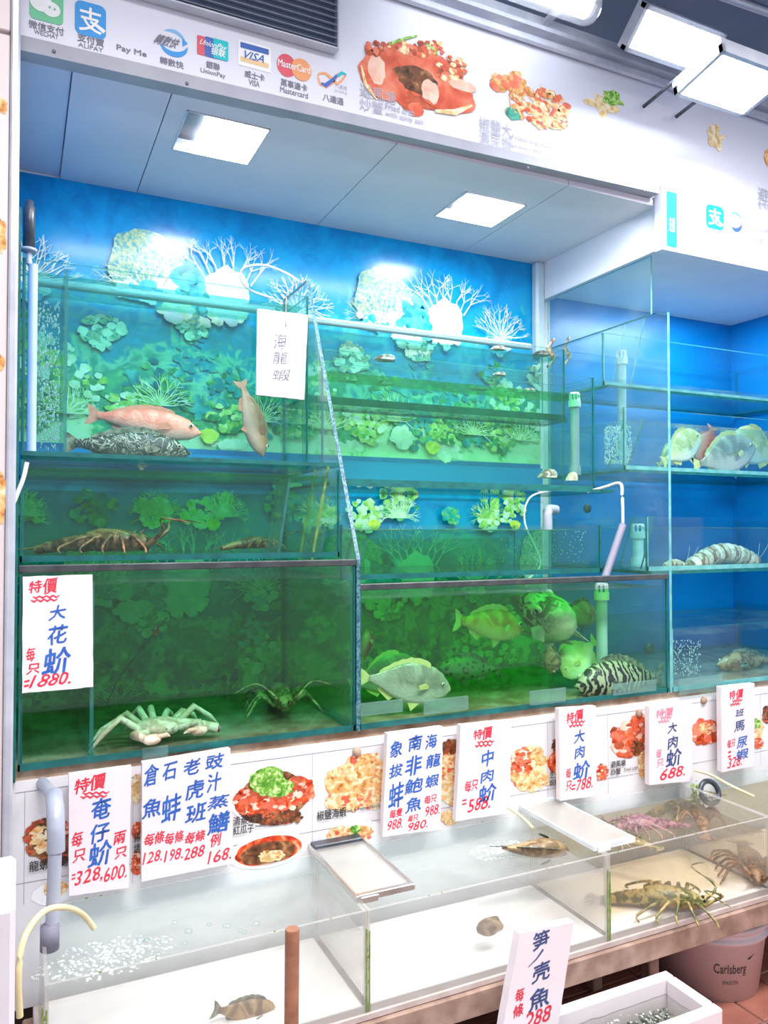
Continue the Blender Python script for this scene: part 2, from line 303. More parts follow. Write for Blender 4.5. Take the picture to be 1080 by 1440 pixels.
# ------------------------------------------------------------------ mesh builder
class B:
    def __init__(s): s.v = []; s.f = []; s.m = []; s.sm = []
    def add(s, vs, fs, mi=0, smooth=False):
        b = len(s.v); s.v += [Vector(p) for p in vs]
        for f in fs: s.f.append([b + i for i in f]); s.m.append(mi); s.sm.append(smooth)
        return s
    def box(s, x0, x1, y0, y1, z0, z1, mi=0, face_mi=None):
        vs = [(x, y, z) for x in (x0, x1) for y in (y0, y1) for z in (z0, z1)]
        fs = [(0, 1, 3, 2), (4, 6, 7, 5), (0, 4, 5, 1), (2, 3, 7, 6), (0, 2, 6, 4), (1, 5, 7, 3)]  # -x +x -y +y -z +z
        for k, f in enumerate(fs): s.add(vs, [f], (face_mi[k] if face_mi else mi))
        return s
    def bbox(s, x0, x1, y0, y1, z0, z1, r, mi=0):
        """box with chamfered vertical and horizontal edges"""
        r = min(r, (x1 - x0) * .45, (y1 - y0) * .45, (z1 - z0) * .45)
        pts = []; idx = {}
        for i, x in enumerate((x0, x1)):
            for j, y in enumerate((y0, y1)):
                for k, z in enumerate((z0, z1)):
                    dx, dy, dz = (r, -r)[i], (r, -r)[j], (r, -r)[k]
                    for a, p in enumerate(((x, y + dy, z + dz), (x + dx, y, z + dz), (x + dx, y + dy, z))):
                        idx[(i, j, k, a)] = len(pts); pts.append(p)
        fs = []
        for i in (0, 1):
            fs.append([idx[(i, j, k, 0)] for j, k in ((0, 0), (0, 1), (1, 1), (1, 0))])
            fs.append([idx[(j, i, k, 1)] for j, k in ((0, 0), (0, 1), (1, 1), (1, 0))])
            fs.append([idx[(j, k, i, 2)] for j, k in ((0, 0), (0, 1), (1, 1), (1, 0))])
        for j in (0, 1):
            for k in (0, 1):
                fs.append([idx[(0, j, k, 1)], idx[(1, j, k, 1)], idx[(1, j, k, 2)], idx[(0, j, k, 2)]])
                fs.append([idx[(j, 0, k, 0)], idx[(j, 1, k, 0)], idx[(j, 1, k, 2)], idx[(j, 0, k, 2)]])
                fs.append([idx[(j, k, 0, 0)], idx[(j, k, 1, 0)], idx[(j, k, 1, 1)], idx[(j, k, 0, 1)]])
                for i in (0, 1): fs.append([idx[(i, j, k, a)] for a in (0, 1, 2)])
        return s.add(pts, fs, mi)
    def prism(s, poly, d, mi=0, side=None):
        """poly: points in space, extruded by vector d"""
        n = len(poly); vs = [Vector(p) for p in poly] + [Vector(p) + Vector(d) for p in poly]
        s.add(vs, [list(range(n)), list(range(2 * n - 1, n - 1, -1))], mi)
        for i in range(n): s.add(vs, [(i, (i + 1) % n, n + (i + 1) % n, n + i)], mi if side is None else side)
        return s
    def tube(s, pts, r, seg=10, mi=0, caps=True, flat=1.0):
        pts = [Vector(p) for p in pts]; n = len(pts); rs = r if isinstance(r, (list, tuple)) else [r] * n
        rings = []; up = Vector((0.13, 0.27, 1)).normalized()
        for i, p in enumerate(pts):
            t = (pts[min(i + 1, n - 1)] - pts[max(i - 1, 0)]).normalized()
            a = t.cross(up)
            if a.length < 0.1: a = t.cross(Vector((1, 0, 0)))
            a.normalize(); b = t.cross(a); up = -b if abs(b.z) > 2 else up
            rings.append([p + a * rs[i] * cos(2 * PI * k / seg) + b * rs[i] * flat * sin(2 * PI * k / seg) for k in range(seg)])
        vs = [q for g in rings for q in g]
        fs = [(i * seg + k, i * seg + (k + 1) % seg, (i + 1) * seg + (k + 1) % seg, (i + 1) * seg + k) for i in range(n - 1) for k in range(seg)]
        s.add(vs, fs, mi, True)
        if caps: s.add(rings[0], [list(range(seg))[::-1]], mi); s.add(rings[-1], [list(range(seg))], mi)
        return s
    def lathe(s, prof, c, seg=24, mi=0, axis='z'):
        vs = []
        for r, z in prof:
            for k in range(seg):
                a = 2 * PI * k / seg
                p = (r * cos(a), r * sin(a), z) if axis == 'z' else (r * cos(a), z, r * sin(a))
                vs.append(Vector(c) + Vector(p))
        n = len(prof)
        return s.add(vs, [(i * seg + k, i * seg + (k + 1) % seg, (i + 1) * seg + (k + 1) % seg, (i + 1) * seg + k) for i in range(n - 1) for k in range(seg)], mi, True)
    def ball(s, c, rx, ry=None, rz=None, seg=10, rings=6, mi=0, jit=0):
        ry = rx if ry is None else ry; rz = rx if rz is None else rz; vs = []; c = Vector(c)
        for i in range(rings + 1):
            ph = PI * i / rings
            for k in range(seg):
                a = 2 * PI * k / seg; q = Vector((rx * sin(ph) * cos(a), ry * sin(ph) * sin(a), rz * cos(ph)))
                if jit: q *= 1 + jit * noise.noise(q * 40 + c * 7)
                vs.append(c + q)
        return s.add(vs, [(i * seg + k, i * seg + (k + 1) % seg, (i + 1) * seg + (k + 1) % seg, (i + 1) * seg + k) for i in range(rings) for k in range(seg)], mi, True)

def tagp(o, label=None, cat=None, group=None, kind=None):
    if label: o['label'] = label
    if cat: o['category'] = cat
    if group: o['group'] = group
    if kind: o['kind'] = kind
    return o
def build(name, b, mats, parent=None, label=None, cat=None, group=None, kind=None, origin=None):
    me = bpy.data.meshes.new(name)
    if isinstance(mats, str): mats = [mats]
    off = Vector((0, 0, 0))
    if parent is None:
        if origin is None:
            xs = [p.x for p in b.v]; ys = [p.y for p in b.v]; zs = [p.z for p in b.v]
            origin = ((min(xs) + max(xs)) / 2, (min(ys) + max(ys)) / 2, min(zs))
        off = Vector(origin)
    elif 'wloc' in parent: off = Vector(parent['wloc'])
    me.from_pydata([p - off for p in b.v], [], b.f)
    for m in mats: me.materials.append(MATS[m])
    me.polygons.foreach_set('material_index', b.m); me.polygons.foreach_set('use_smooth', b.sm); me.update()
    o = bpy.data.objects.new(name, me); COL.objects.link(o)
    if parent is None: o.location = off; o['wloc'] = list(off)
    else:
        o.parent = parent
        if 'wloc' in parent: o['wloc'] = list(off)
    if name in ('lettering', 'dish_picture', 'payment_mark', 'poster_print', 'bracket', 'slat_pack'): kind = kind or 'stuff'
    return tagp(o, label, cat, group, kind)
def empty(name, loc, label, cat, group=None, M4=None):
    o = bpy.data.objects.new(name, None); COL.objects.link(o); o.empty_display_size = 0.02
    if M4 is not None: o.matrix_world = M4
    else: o.location = loc; o['wloc'] = list(loc)
    return tagp(o, label, cat, group)

# ------------------------------------------------------------------ lettering (built-in font turned to mesh)
GC = {}
def glyph(s, bold=0.0):
    k = s
    if k in GC: return GC[k]
    c = bpy.data.curves.new('t', 'FONT'); c.body = s; c.size = 1; c.resolution_u = 2
    o = bpy.data.objects.new('t', c); COL.objects.link(o)
    dg = bpy.context.evaluated_depsgraph_get(); me = o.evaluated_get(dg).to_mesh()
    vs = [(v.co.x, v.co.y) for v in me.vertices]; fs = [list(p.vertices) for p in me.polygons]
    o.evaluated_get(dg).to_mesh_clear(); bpy.data.objects.remove(o); bpy.data.curves.remove(c)
    x0 = min(v[0] for v in vs); x1 = max(v[0] for v in vs); y0 = min(v[1] for v in vs); y1 = max(v[1] for v in vs)
    GC[k] = ([((x - x0) / (x1 - x0), (y - y0) / max(y1 - y0, 1e-6)) for x, y in vs], fs); return GC[k]
def wr(b, s, x, y, w, h, Y, mi=0, bold=0.02, shear=0.0, brush=False, slope=0.0):
    """set text s in the box whose lower-left corner is seen at (x, y+h); w, h its size in photo pixels"""
    vs, fs = glyph(s, bold)
    P = at(x, y + h, Y); X1 = at(x + w, y + h, Y).x - P.x; Z1 = at(x, y, Y).z - P.z
    sd = R.random() * 50; out = []
    for a, c in vs:
        if brush:
            q = noise.noise_vector(Vector((a * 2.2, c * 2.2, sd))); a += q.x * 0.06; c += q.y * 0.05 + (a - .5) * 0.12
        out.append((P.x + X1 * (a + shear * (c - .5)), Y, P.z + Z1 * c + slope * X1 * a))
    b.add(out, fs, mi)
    if bold:
        e = bold * min(abs(Z1), abs(X1 / max(len(s), 1))) * .75
        for k, (dx, dz) in enumerate(((e, 0), (-e, 0), (0, e), (0, -e), (e * .7, e * .7), (-e * .7, -e * .7))): b.add([(x + dx, y_ + .00001 * (k + 1), z + dz) for x, y_, z in out], fs, mi)
DC = [0]
def clus(b, x, y, rx, ry, Y, mis, n, r, jag=.2, el=.7):
    for k in range(n):
        a = R.uniform(0, 2 * PI); t = R.random() ** .55; q = r * R.uniform(.6, 1.3)
        disc(b, x + rx * t * cos(a), y + ry * t * sin(a), q, q * R.uniform(el, 1), Y - .00012 * k / n * 4, mis[k % len(mis)], 10, jag, R.random() * 30)
def disc(b, x, y, rx, ry, Y, mi=0, n=28, jag=0.0, seed=0, start=0, end=2 * PI, freq=2.0):
    """flat irregular blob centred where (x, y) is seen on the plane Y"""
    DC[0] = (DC[0] + 1) % 40; Y = Y - .000004 * DC[0]
    P = at(x, y, Y); wx = abs(at(x + rx, y, Y).x - P.x); wz = abs(at(x, y - ry, Y).z - P.z); vs = [P]
    for k in range(n + 1):
        a = start + (end - start) * k / n
        j = 1 + jag * noise.noise(Vector((cos(a) * freq, sin(a) * freq, seed * 3.7))) * 1.6 + (jag * .25 * noise.noise(Vector((cos(a) * 9, sin(a) * 9, seed))))
        vs.append((P.x + wx * j * cos(a), Y, P.z + wz * j * sin(a)))
    b.add(vs, [(0, k, k + 1) for k in range(1, n + 1)], mi)
def quad(b, x0, y0, x1, y1, Y, mi=0, r=0.0):
    """upright rectangle with rounded corners: left side seen at x0 (y0..y1), right side at x1"""
    k = (744 - y0) / (2820 - x0) * (x1 - x0) / 2; y0 -= k; y1 -= k; DC[0] = (DC[0] + 1) % 40; Y -= .000004 * DC[0]
    A = at(x0, y1, Y); C = at(x0, y0, Y); D = at(x1, y1, Y); X0, X1, Z0, Z1 = A.x, D.x, A.z, C.z
    if not r: b.add([(X0, Y, Z0), (X1, Y, Z0), (X1, Y, Z1), (X0, Y, Z1)], [(0, 1, 2, 3)], mi); return
    rr = r * (X1 - X0); vs = []
    for cx, cz, a0 in ((X1 - rr, Z1 - rr, 0), (X0 + rr, Z1 - rr, PI / 2), (X0 + rr, Z0 + rr, PI), (X1 - rr, Z0 + rr, 1.5 * PI)):
        for k in range(6): a = a0 + PI / 2 * k / 5; vs.append((cx + rr * cos(a), Y, cz + rr * sin(a)))
    b.add(vs, [list(range(len(vs)))], mi)
def ring(b, x, y, rx, ry, wd_, Y, mi=0, a0=0, a1=2 * PI, n=24, taper=False):
    P = at(x, y, Y); wx = abs(at(x + rx, y, Y).x - P.x); wz = abs(at(x, y - ry, Y).z - P.z); vs = []
    for k in range(n + 1):
        a = a0 + (a1 - a0) * k / n; w = wd_ * (sin(PI * k / n) * .9 + .1 if taper else 1)
        for q in (1 + w / 2, 1 - w / 2): vs.append((P.x + wx * q * cos(a), Y, P.z + wz * q * sin(a)))
    b.add(vs, [(2 * k, 2 * k + 1, 2 * k + 3, 2 * k + 2) for k in range(n)], mi)
def stroke(b, pts, w, Y, mi=0):
    """flat brush stroke through photo points, w in pixels (one value or one per point)"""
    P = [at(x, y, Y) for x, y in pts]; ws = w if isinstance(w, (list, tuple)) else [w] * len(P); vs = []
    px = abs(at(pts[0][0], pts[0][1] - 1, Y).z - P[0].z)
    for i, p in enumerate(P):
        t = (P[min(i + 1, len(P) - 1)] - P[max(i - 1, 0)]).normalized(); nn = Vector((-t.z, 0, t.x)) * ws[i] * px / 2
        vs += [p + nn, p - nn]
    b.add(vs, [(2 * k, 2 * k + 1, 2 * k + 3, 2 * k + 2) for k in range(len(P) - 1)], mi)

# ------------------------------------------------------------------ main distances (metres)
YF, YB = 1.78, 2.40          # front plane of the tank wall, back wall
YL0, YL1 = 1.45, 1.755       # low counter tanks: front and rear
ZL, ZLB = 0.521, 0.318
XL, XD1, XD2, XR = 0.005, 0.772, 1.822, 2.84
ZC = 2.315                   # alcove ceiling
ZT0 = 0.797                  # bottom of the big tanks
#@@SETTING
# ------------------------------------------------------------------ setting
def struct(name, b, mats, parent=None, label=None): return build(name, b, mats, parent, label, kind='structure' if parent is None else None)
fl = struct('floor', B().box(-1.5, 4.5, -2.5, 2.6, -0.05, -0.006), 'floor_grout')
tm = None
for i in range(18):
    for j in range(11):
        x = 0.2 + i * 0.152; y = 0.75 + j * 0.152
        if tm is None:
            b = B().bbox(-0.073, 0.073, -0.073, 0.073, 0, 0.008, 0.003)
            o = build('tile', b, 'floor_tile', fl); o['wloc'] = [0, 0, 0]
            me = o.data
            for v in me.vertices: v.co += Vector(fl['wloc'])
            tm = o
        else: o = tm.copy(); COL.objects.link(o); o.parent = fl
        o.location = (x - fl.location.x, y - fl.location.y, -0.008 - fl.location.z + R.uniform(-.001, .001))
struct('ceiling', B().box(-1.5, 4.5, -0.2, 2.6, 3.0, 3.06), 'dark_ceiling')
struct('wall_back', B().box(-0.1, XD2 + .03, YB, YB + 0.06, 0, ZC + .1), 'white_board')
struct('wall_back_right', B().box(XD2 + .03, XR + .06, YB, YB + 0.06, 0, 2.6), 'blue_panel')
struct('wall_right', B().box(XR, XR + 0.06, 1.2, YB, 0, 2.6), 'blue_panel')
struct('wall_under', B().box(-0.02, XR, 1.86, 1.90, 0, 0.74), 'dark_wall')
# left pilaster, clad in cream panels
wl = struct('wall_left', B().box(-1.2, -0.022, 1.66, 1.72, 0, 3.0), 'wall_cream')
build('panel', B().bbox(-0.30, -0.022, 1.648, 1.66, 2.27, 2.99, 0.002), 'wall_cream', wl)
build('panel', B().bbox(-0.30, -0.022, 1.648, 1.66, 0.02, 2.262, 0.002), 'wall_cream', wl)
b = B()
for (u, v, rx, ry, s) in ((1, 148, 9, 12, 1), (0, 330, 9, 26, 2), (0, 510, 7, 12, 3), (0, 700, 9, 34, 4)): disc(b, u, v, rx, ry, 1.647, 0, 20, .3, s)
build('poster_print', b, 'food_gold', wl, 'orange and brown dish pictures printed on the panel edge')
struct('trim_1', B().bbox(-0.021, -0.004, 1.64, 1.765, 0, 3.0, 0.004), 'trim_metal')
struct('wall_side', B().box(-0.024, -0.0115, 1.79, YB, 0.75, ZC), 'blue_panel')

# alcove ceiling made of panels with two square openings for lamps
LX = [(0.333, 0.60), (1.15, 1.41)]
l1 = [atz(*p, ZC) for p in ((262, 155), (380, 180), (350, 230), (242, 210))]
l2 = [atz(*p, ZC) for p in ((650, 268), (737, 287), (692, 321), (618, 302))]
def rect(l): return min(l[0].x, l[3].x), max(l[1].x, l[2].x), (l[2].y + l[3].y) / 2, (l[0].y + l[1].y) / 2
holes = []
for l in (l1, l2):
    x0 = (l[0].x + l[3].x) / 2; x1 = (l[1].x + l[2].x) / 2; ya = (l[0].y + l[1].y) / 2; yb = (l[2].y + l[3].y) / 2
    holes.append((x0, x1, min(ya, yb), max(ya, yb)))
print('HOLES', holes)
ca = struct('ceiling_alcove', B().box(-0.02, XD2, YF + .02, YB, ZC + 0.09, ZC + 0.10), 'dark_ceiling')
xs = [-0.02, 0.10, 0.315, 0.893, 1.46, XD2]
for i in range(len(xs) - 1):
    x0, x1 = xs[i] + .0015, xs[i + 1] - .0015; b = B(); y0, y1, z0, z1 = YF + .02, YB - .002, ZC + (0.006 if i == 0 else 0), ZC + 0.02
    hs = [h for h in holes if h[0] > x0 - .02 and h[1] < x1 + .02]
    if hs:
        h = hs[0]; hx0 = max(h[0], x0 + .004); hx1 = min(h[1], x1 - .004)
        b.box(x0, hx0, y0, y1, z0, z1).box(hx1, x1, y0, y1, z0, z1).box(hx0, hx1, y0, h[2], z0, z1).box(hx0, hx1, h[3], y1, z0, z1)
    else: b.box(x0, x1, y0, y1, z0, z1)
    build('panel', b, 'ceiling_paint', ca)
for k, h in enumerate(holes):
    x0, x1, y0, y1 = h; w = x1 - x0
    t = empty('ceiling_lamp', ((x0 + x1) / 2, (y0 + y1) / 2, ZC), ['square white lamp sunk in the alcove ceiling above the left tanks', 'square white lamp sunk in the alcove ceiling nearer the right end'][k], 'lamp', 'square lamps in the alcove ceiling')
    b = B()
    for q in ((x0, x0 + .003, y0, y1), (x1 - .003, x1, y0, y1), (x0, x1, y0, y0 + .003), (x0, x1, y1 - .003, y1)): b.box(*q, ZC - 0.003, ZC + 0.06)
    build('housing', b, 'trim_metal', t)
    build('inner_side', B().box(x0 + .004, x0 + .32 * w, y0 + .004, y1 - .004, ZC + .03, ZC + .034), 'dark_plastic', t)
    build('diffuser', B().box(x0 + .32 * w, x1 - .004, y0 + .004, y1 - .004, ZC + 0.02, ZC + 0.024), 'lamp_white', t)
# side beam at the right end of the alcove and the corner post
struct('trim_2', B().box(XD2 - 0.02, XD2 + 0.012, YF + 0.0, YB, 2.175, ZC + .03), 'sign_white')
struct('trim_3', B().bbox(XD2 - 0.06, XD2 - 0.02, YB - .04, YB - .002, 1.955, ZC, 0.008), 'pvc_pale')
struct('ceiling_right_bay', B().box(XD2 + .012, XR, YF + .02, YB, 2.20, 2.22), 'ceiling_paint')
# brackets and steel frame behind the sign, above
struct('trim_4', B().box(-0.06, 3.6, YF - .035, YF - .02, 2.67, 2.685).box(-0.06, 3.6, YF - .05, YF + .05, 2.70, 2.712).box(-0.06, 3.6, YF - .02, YF + .02, 2.685, 2.76), 'trim_metal')

# ------------------------------------------------------------------ sign board with payment marks and dish pictures
YS = YF - 0.012
sg = empty('sign_board', (0.9, YS, 2.33), 'long white sign board with payment logos and fried crab pictures above the tanks', 'sign')
A0, A1, A2 = at(18, 48, YS), at(927, 262, YS), at(1400, 375, YS)
b = B(); zt = 2.69
b.prism([(A0.x - .02, YS, A0.z), (A1.x, YS, A1.z), (3.4, YS, A1.z + .02), (3.4, YS, zt), (A0.x - .02, YS, zt)], (0, 0.03, 0))
build('face_panel', b, 'sign_white', sg)
lo0 = at(18, 68, YS - .004); lo1 = at(927, 272, YS - .004)
b = B().prism([(lo0.x - .02, YS - .004, lo0.z), (lo1.x, YS - .004, lo1.z), (lo1.x, YS - .004, A1.z), (A0.x - .02, YS - .004, A0.z)], (0, 0.04, 0))
build('bottom_trim', b, 'trim_grey', sg)
b = B()
for u, v in ((76, 72), (263, 117), (742, 236), (905, 268)):
    P = at(u, v, YS - .006); b.ball(P, .004, .003, .004, 8, 4)
build('screw', b, 'print_grey', sg, kind='stuff')
b = B().prism([(A1.x + .004, YS - .006, 2.165), (3.4, YS - .006, 2.165), (3.4, YS - .006, A1.z + .012), (A1.x + .004, YS - .006, A1.z + .004)], (0, 0.03, 0))
build('lower_panel', b, 'sign_white', sg)
Y1 = YS - .001
# green chat-bubble mark
b = B(); quad(b, 41, -20, 89, 31, Y1, 0, .16)
disc(b, 58, 3, 16, 13, Y1 - .0006, 1); disc(b, 72, 13, 13, 10.5, Y1 - .0006, 1)
for u, v in ((70, 10), (77, 13)): disc(b, u, v, 1.6, 1.8, Y1 - .0012, 0, 10)
build('payment_mark', b, ['print_green', 'print_white'], sg, 'green rounded square with two white speech bubbles')
# blue square with 支
def pay_blue(x, y, w, h, Yp, m0='print_blue'):
    b = B(); quad(b, x, y, x + w, y + h, Yp, 0, .22); wr(b, '支', x + w * .14, y + h * .13 - w * .08, w * .72, h * .72, Yp - .0006, 1, .02)
    stroke(b, [(x + w * .5, y + h * .55), (x + w * .72, y + h * .68), (x + w * .96, y + h * .86)], [3, w * .11, w * .13], Yp - .0007, 1)
    return b
build('payment_mark', pay_blue(105, 4, 44, 48, Y1), ['print_blue', 'print_white'], sg, 'blue rounded square with a white character')
# round blue arrow mark
b = B(); ring(b, 242, 60, 19, 17, .28, Y1, 0, 0.2, 2.2, 20, True); ring(b, 244, 58, 20, 18, .42, Y1, 1, 3.5, 6.1, 24, True)
disc(b, 259, 60, 5, 7, Y1 - .0005, 1, 3); wr(b, '轉數快', 219, 46, 32, 15, Y1 - .0008, 2, .02, .3)
build('payment_mark', b, ['print_sky', 'print_blue', 'print_grey'], sg, 'round blue arrow mark')
b = B(); quad(b, 277, 51, 294, 78, Y1, 0, .1); quad(b, 288, 53, 306, 81, Y1 - .0003, 1, .1); quad(b, 300, 56, 321, 84, Y1 - .0006, 2, .1)
wr(b, 'UnionPay', 281, 54, 37, 10, Y1 - .0012, 3, .03, .15); wr(b, '银联', 297, 66, 20, 10, Y1 - .0012, 3, .02, .1)
build('payment_mark', b, ['print_red', 'print_navy', 'print_teal', 'print_white'], sg, 'red, blue and green card mark')
b = B(); quad(b, 335, 61, 381, 97, Y1, 0); quad(b, 338, 64, 378, 72, Y1 - .0004, 1); quad(b, 338, 84, 378, 91, Y1 - .0004, 2)
wr(b, 'VISA', 342, 70, 31, 11, Y1 - .0008, 1, .04, .15)
build('payment_mark', b, ['print_white', 'print_navy', 'print_sand'], sg, 'white card mark with blue and gold bands')
b = B(); disc(b, 403, 92, 13.5, 16, Y1, 0); disc(b, 424, 98, 14, 15.5, Y1 - .0004, 1); wr(b, 'MasterCard', 391, 82, 45, 10, Y1 - .0008, 2, .03)
build('payment_mark', b, ['print_red', 'print_orange', 'print_white'], sg, 'overlapping red and orange discs')
b = B(); stroke(b, [(447, 106), (450, 103), (458, 103), (466, 110), (474, 118), (480, 114), (486, 106), (482, 102), (474, 106), (466, 116), (458, 121), (450, 117), (447, 108)], [2, 3, 4, 5, 4, 3, 3, 4, 5, 6, 6, 4, 3], Y1, 0)
stroke(b, [(474, 106), (466, 114), (458, 120), (452, 117)], [3, 5, 6, 3], Y1 - .0005, 1); stroke(b, [(475, 107), (481, 102), (487, 105)], [4, 4, 3], Y1 - .0005, 2)
wr(b, '八達通', 471, 117, 17, 6, Y1, 3, .0); wr(b, 'OCTOPUS', 470, 125, 18, 4, Y1, 3, .0)
build('payment_mark', b, ['print_orange', 'print_navy', 'print_teal', 'print_lgrey'], sg, 'looped ribbon mark')
b = B()
for s, x, y, w, h, bo in (('微信支付', 40, 27, 50, 11, .03), ('WECHAT', 48, 41, 34, 6, .03), ('支付寶', 109, 46, 37, 11, .04), ('ALIPAY', 110, 59, 35, 6, .02), ('Pay Me', 164, 62, 42, 10, .06),
                          ('轉數快', 225, 79, 33, 10, .04), ('銀聯', 290, 85, 19, 10, .04), ('UnionPay', 282, 95, 35, 8, .05), ('威士卡', 344, 98, 28, 10, .04), ('VISA', 350, 111, 15, 8, .06),
                          ('萬事達卡', 395, 110, 37, 10, .04), ('Mastercard', 394, 121, 39, 8, .06), ('八達通', 454, 131, 29, 10, .04)):
    wr(b, s, x, y, w, h, Y1, 0, bo)
build('lettering', b, 'print_grey', sg, 'grey names under the payment logos')
# dish pictures
b = B()
disc(b, 590, 112, 68, 40, Y1, 5, 36, .12, 3); clus(b, 590, 128, 60, 26, Y1 - .0003, [5, 0], 40, 9)
disc(b, 540, 108, 36, 32, Y1 - .0010, 0, 32, .10, 5); disc(b, 628, 132, 40, 27, Y1 - .0011, 0, 32, .08, 9); disc(b, 588, 84, 46, 20, Y1 - .0012, 0, 32, .10, 2)
disc(b, 586, 112, 30, 18, Y1 - .0013, 2, 24, .2, 7); disc(b, 530, 98, 12, 20, Y1 - .0014, 6, 20, .15, 4); disc(b, 606, 128, 12, 17, Y1 - .0014, 6, 20, .2, 8); disc(b, 650, 120, 20, 8, Y1 - .0014, 6, 20, .1, 1)
clus(b, 590, 68, 44, 10, Y1 - .0015, [5, 1, 0], 60, 4); clus(b, 634, 95, 22, 16, Y1 - .0015, [5, 1, 0], 60, 4); clus(b, 530, 68, 20, 9, Y1 - .0015, [5, 0], 30, 4)
stroke(b, [(612, 156), (640, 158), (664, 148)], [4, 9, 3], Y1 - .0021, 3); stroke(b, [(508, 92), (514, 118), (530, 140)], [2, 6, 2], Y1 - .0021, 3)
stroke(b, [(548, 62), (565, 55), (587, 50)], [4, 4, 2], Y1 - .0022, 4); stroke(b, [(600, 62), (612, 70), (616, 80)], [3, 4, 2], Y1 - .0022, 4)
build('dish_picture', b, ['crab_red', 'food_noodle', 'food_brown', 'food_cream', 'food_green', 'crab_dark', 'crab_light'], sg, 'picture of a fried red crab')
b = B()
disc(b, 722, 120, 30, 13, Y1, 1, 30, .2, 12); clus(b, 712, 114, 24, 14, Y1 - .0003, [1, 3], 34, 5); clus(b, 755, 150, 42, 24, Y1 - .0003, [0, 1, 3, 4], 120, 5); clus(b, 775, 168, 26, 14, Y1 - .0006, [3, 0, 4], 60, 4)
disc(b, 722, 160, 10, 9, Y1 - .0012, 2, 20, .2, 14)
for k in range(20): x, y = 735 + R.uniform(-25, 50), 140 + R.uniform(-14, 24); stroke(b, [(x, y), (x + R.uniform(-10, 10), y - R.uniform(8, 20))], [2.2, .5], Y1 - .0016, 3 if k % 2 else 1)
build('dish_picture', b, ['food_noodle', 'food_gold', 'food_darkgreen', 'crab_red', 'food_cream'], sg, 'picture of a fried mantis prawn dish')
b = B(); disc(b, 850, 145, 22, 17, Y1, 0, 30, .5, 21); disc(b, 862, 140, 12, 10, Y1 - .0003, 1, 20, .5, 22); disc(b, 1007, 192, 12, 16, Y1, 0, 24, .5, 23); disc(b, 1090, 225, 14, 14, Y1, 2, 24, .3, 24)
build('dish_picture', b, ['food_cream', 'food_green', 'food_gold'], sg, 'small pale dish pictures')
b = B()
for s, x, y, w, h, bo in (('避風塘', 506, 116, 51, 19, 0), ('炒蟹', 506, 136, 33, 18, 0), ('Fried crab', 542, 144, 41, 9, .02), ('with spicy salt', 542, 155, 54, 9, .02), ('椒鹽大', 674, 163, 46, 20, .0),
                          ('瀨尿蝦', 674, 182, 46, 20, .0), ('Fried big mantis', 720, 188, 66, 9, .02), ('prawn with salt', 720, 199, 64, 9, .02), ('避', 1066, 262, 15, 18, 0), ('炒', 1066, 280, 15, 16, 0)):
    wr(b, s, x, y, w, h, Y1 - .0018, 0, bo)
build('lettering', b, 'print_lgrey', sg, 'thin grey dish names')
Y2 = YS - .0075
build('payment_mark', pay_blue(993, 289, 25, 33, Y2), ['print_teal', 'print_white'], sg, 'teal rounded square with a white character')
b = B(); quad(b, 938, 270, 952, 347, Y2, 0); wr(b, '支付', 941, 305, 8, 20, Y2 - .0005, 1, .02)
ring(b, 1035, 312, 8, 11, .5, Y2, 2, 3.9, 6.2, 16, True); ring(b, 1034, 310, 9, 11, .25, Y2, 3, .2, 2.6, 16, True)
build('payment_mark', b, ['print_teal', 'print_white', 'print_navy', 'print_sky'], sg, 'narrow teal strip and a blue arrow')
b = B()
for s, x, y, w, h in (('支付寶', 995, 325, 21, 8), ('轉數快', 1028, 325, 13, 7), ('UnionPay', 1058, 317, 30, 8), ('銀聯', 1060, 333, 14, 8), ('微信', 973, 318, 12, 7)): wr(b, s, x, y, w, h, Y2, 0, .0)
build('lettering', b, 'print_lgrey', sg)
# louvred vent in front of the sign, top left
vt = empty('air_vent', (0.5, YS - .02, 2.5), 'dark louvred air vent over the upper edge of the white sign', 'vent')
vx0, vx1 = -0.10, at(475, 60, YS - .02).x; vz0 = at(475, 70, YS - .02).z
b = B().box(vx0, vx1, YS - .008, YS - .003, vz0, vz0 + .30); build('backing', b, 'dark_ceiling', vt)
b = B().box(vx1 - .004, vx1, YS - .03, YS - .003, vz0, vz0 + .30).box(vx0, vx1, YS - .03, YS - .003, vz0 - .004, vz0); build('frame', b, 'trim_metal', vt)
for k in range(17):
    z = vz0 + .006 + k * .0165
    build('slat', B().prism([(vx0, YS - .028, z), (vx0, YS - .026, z + .003), (vx0, YS - .009, z + .010), (vx0, YS - .011, z + .007)], (vx1 - vx0 - .004, 0, 0)), 'pvc_grey', vt)

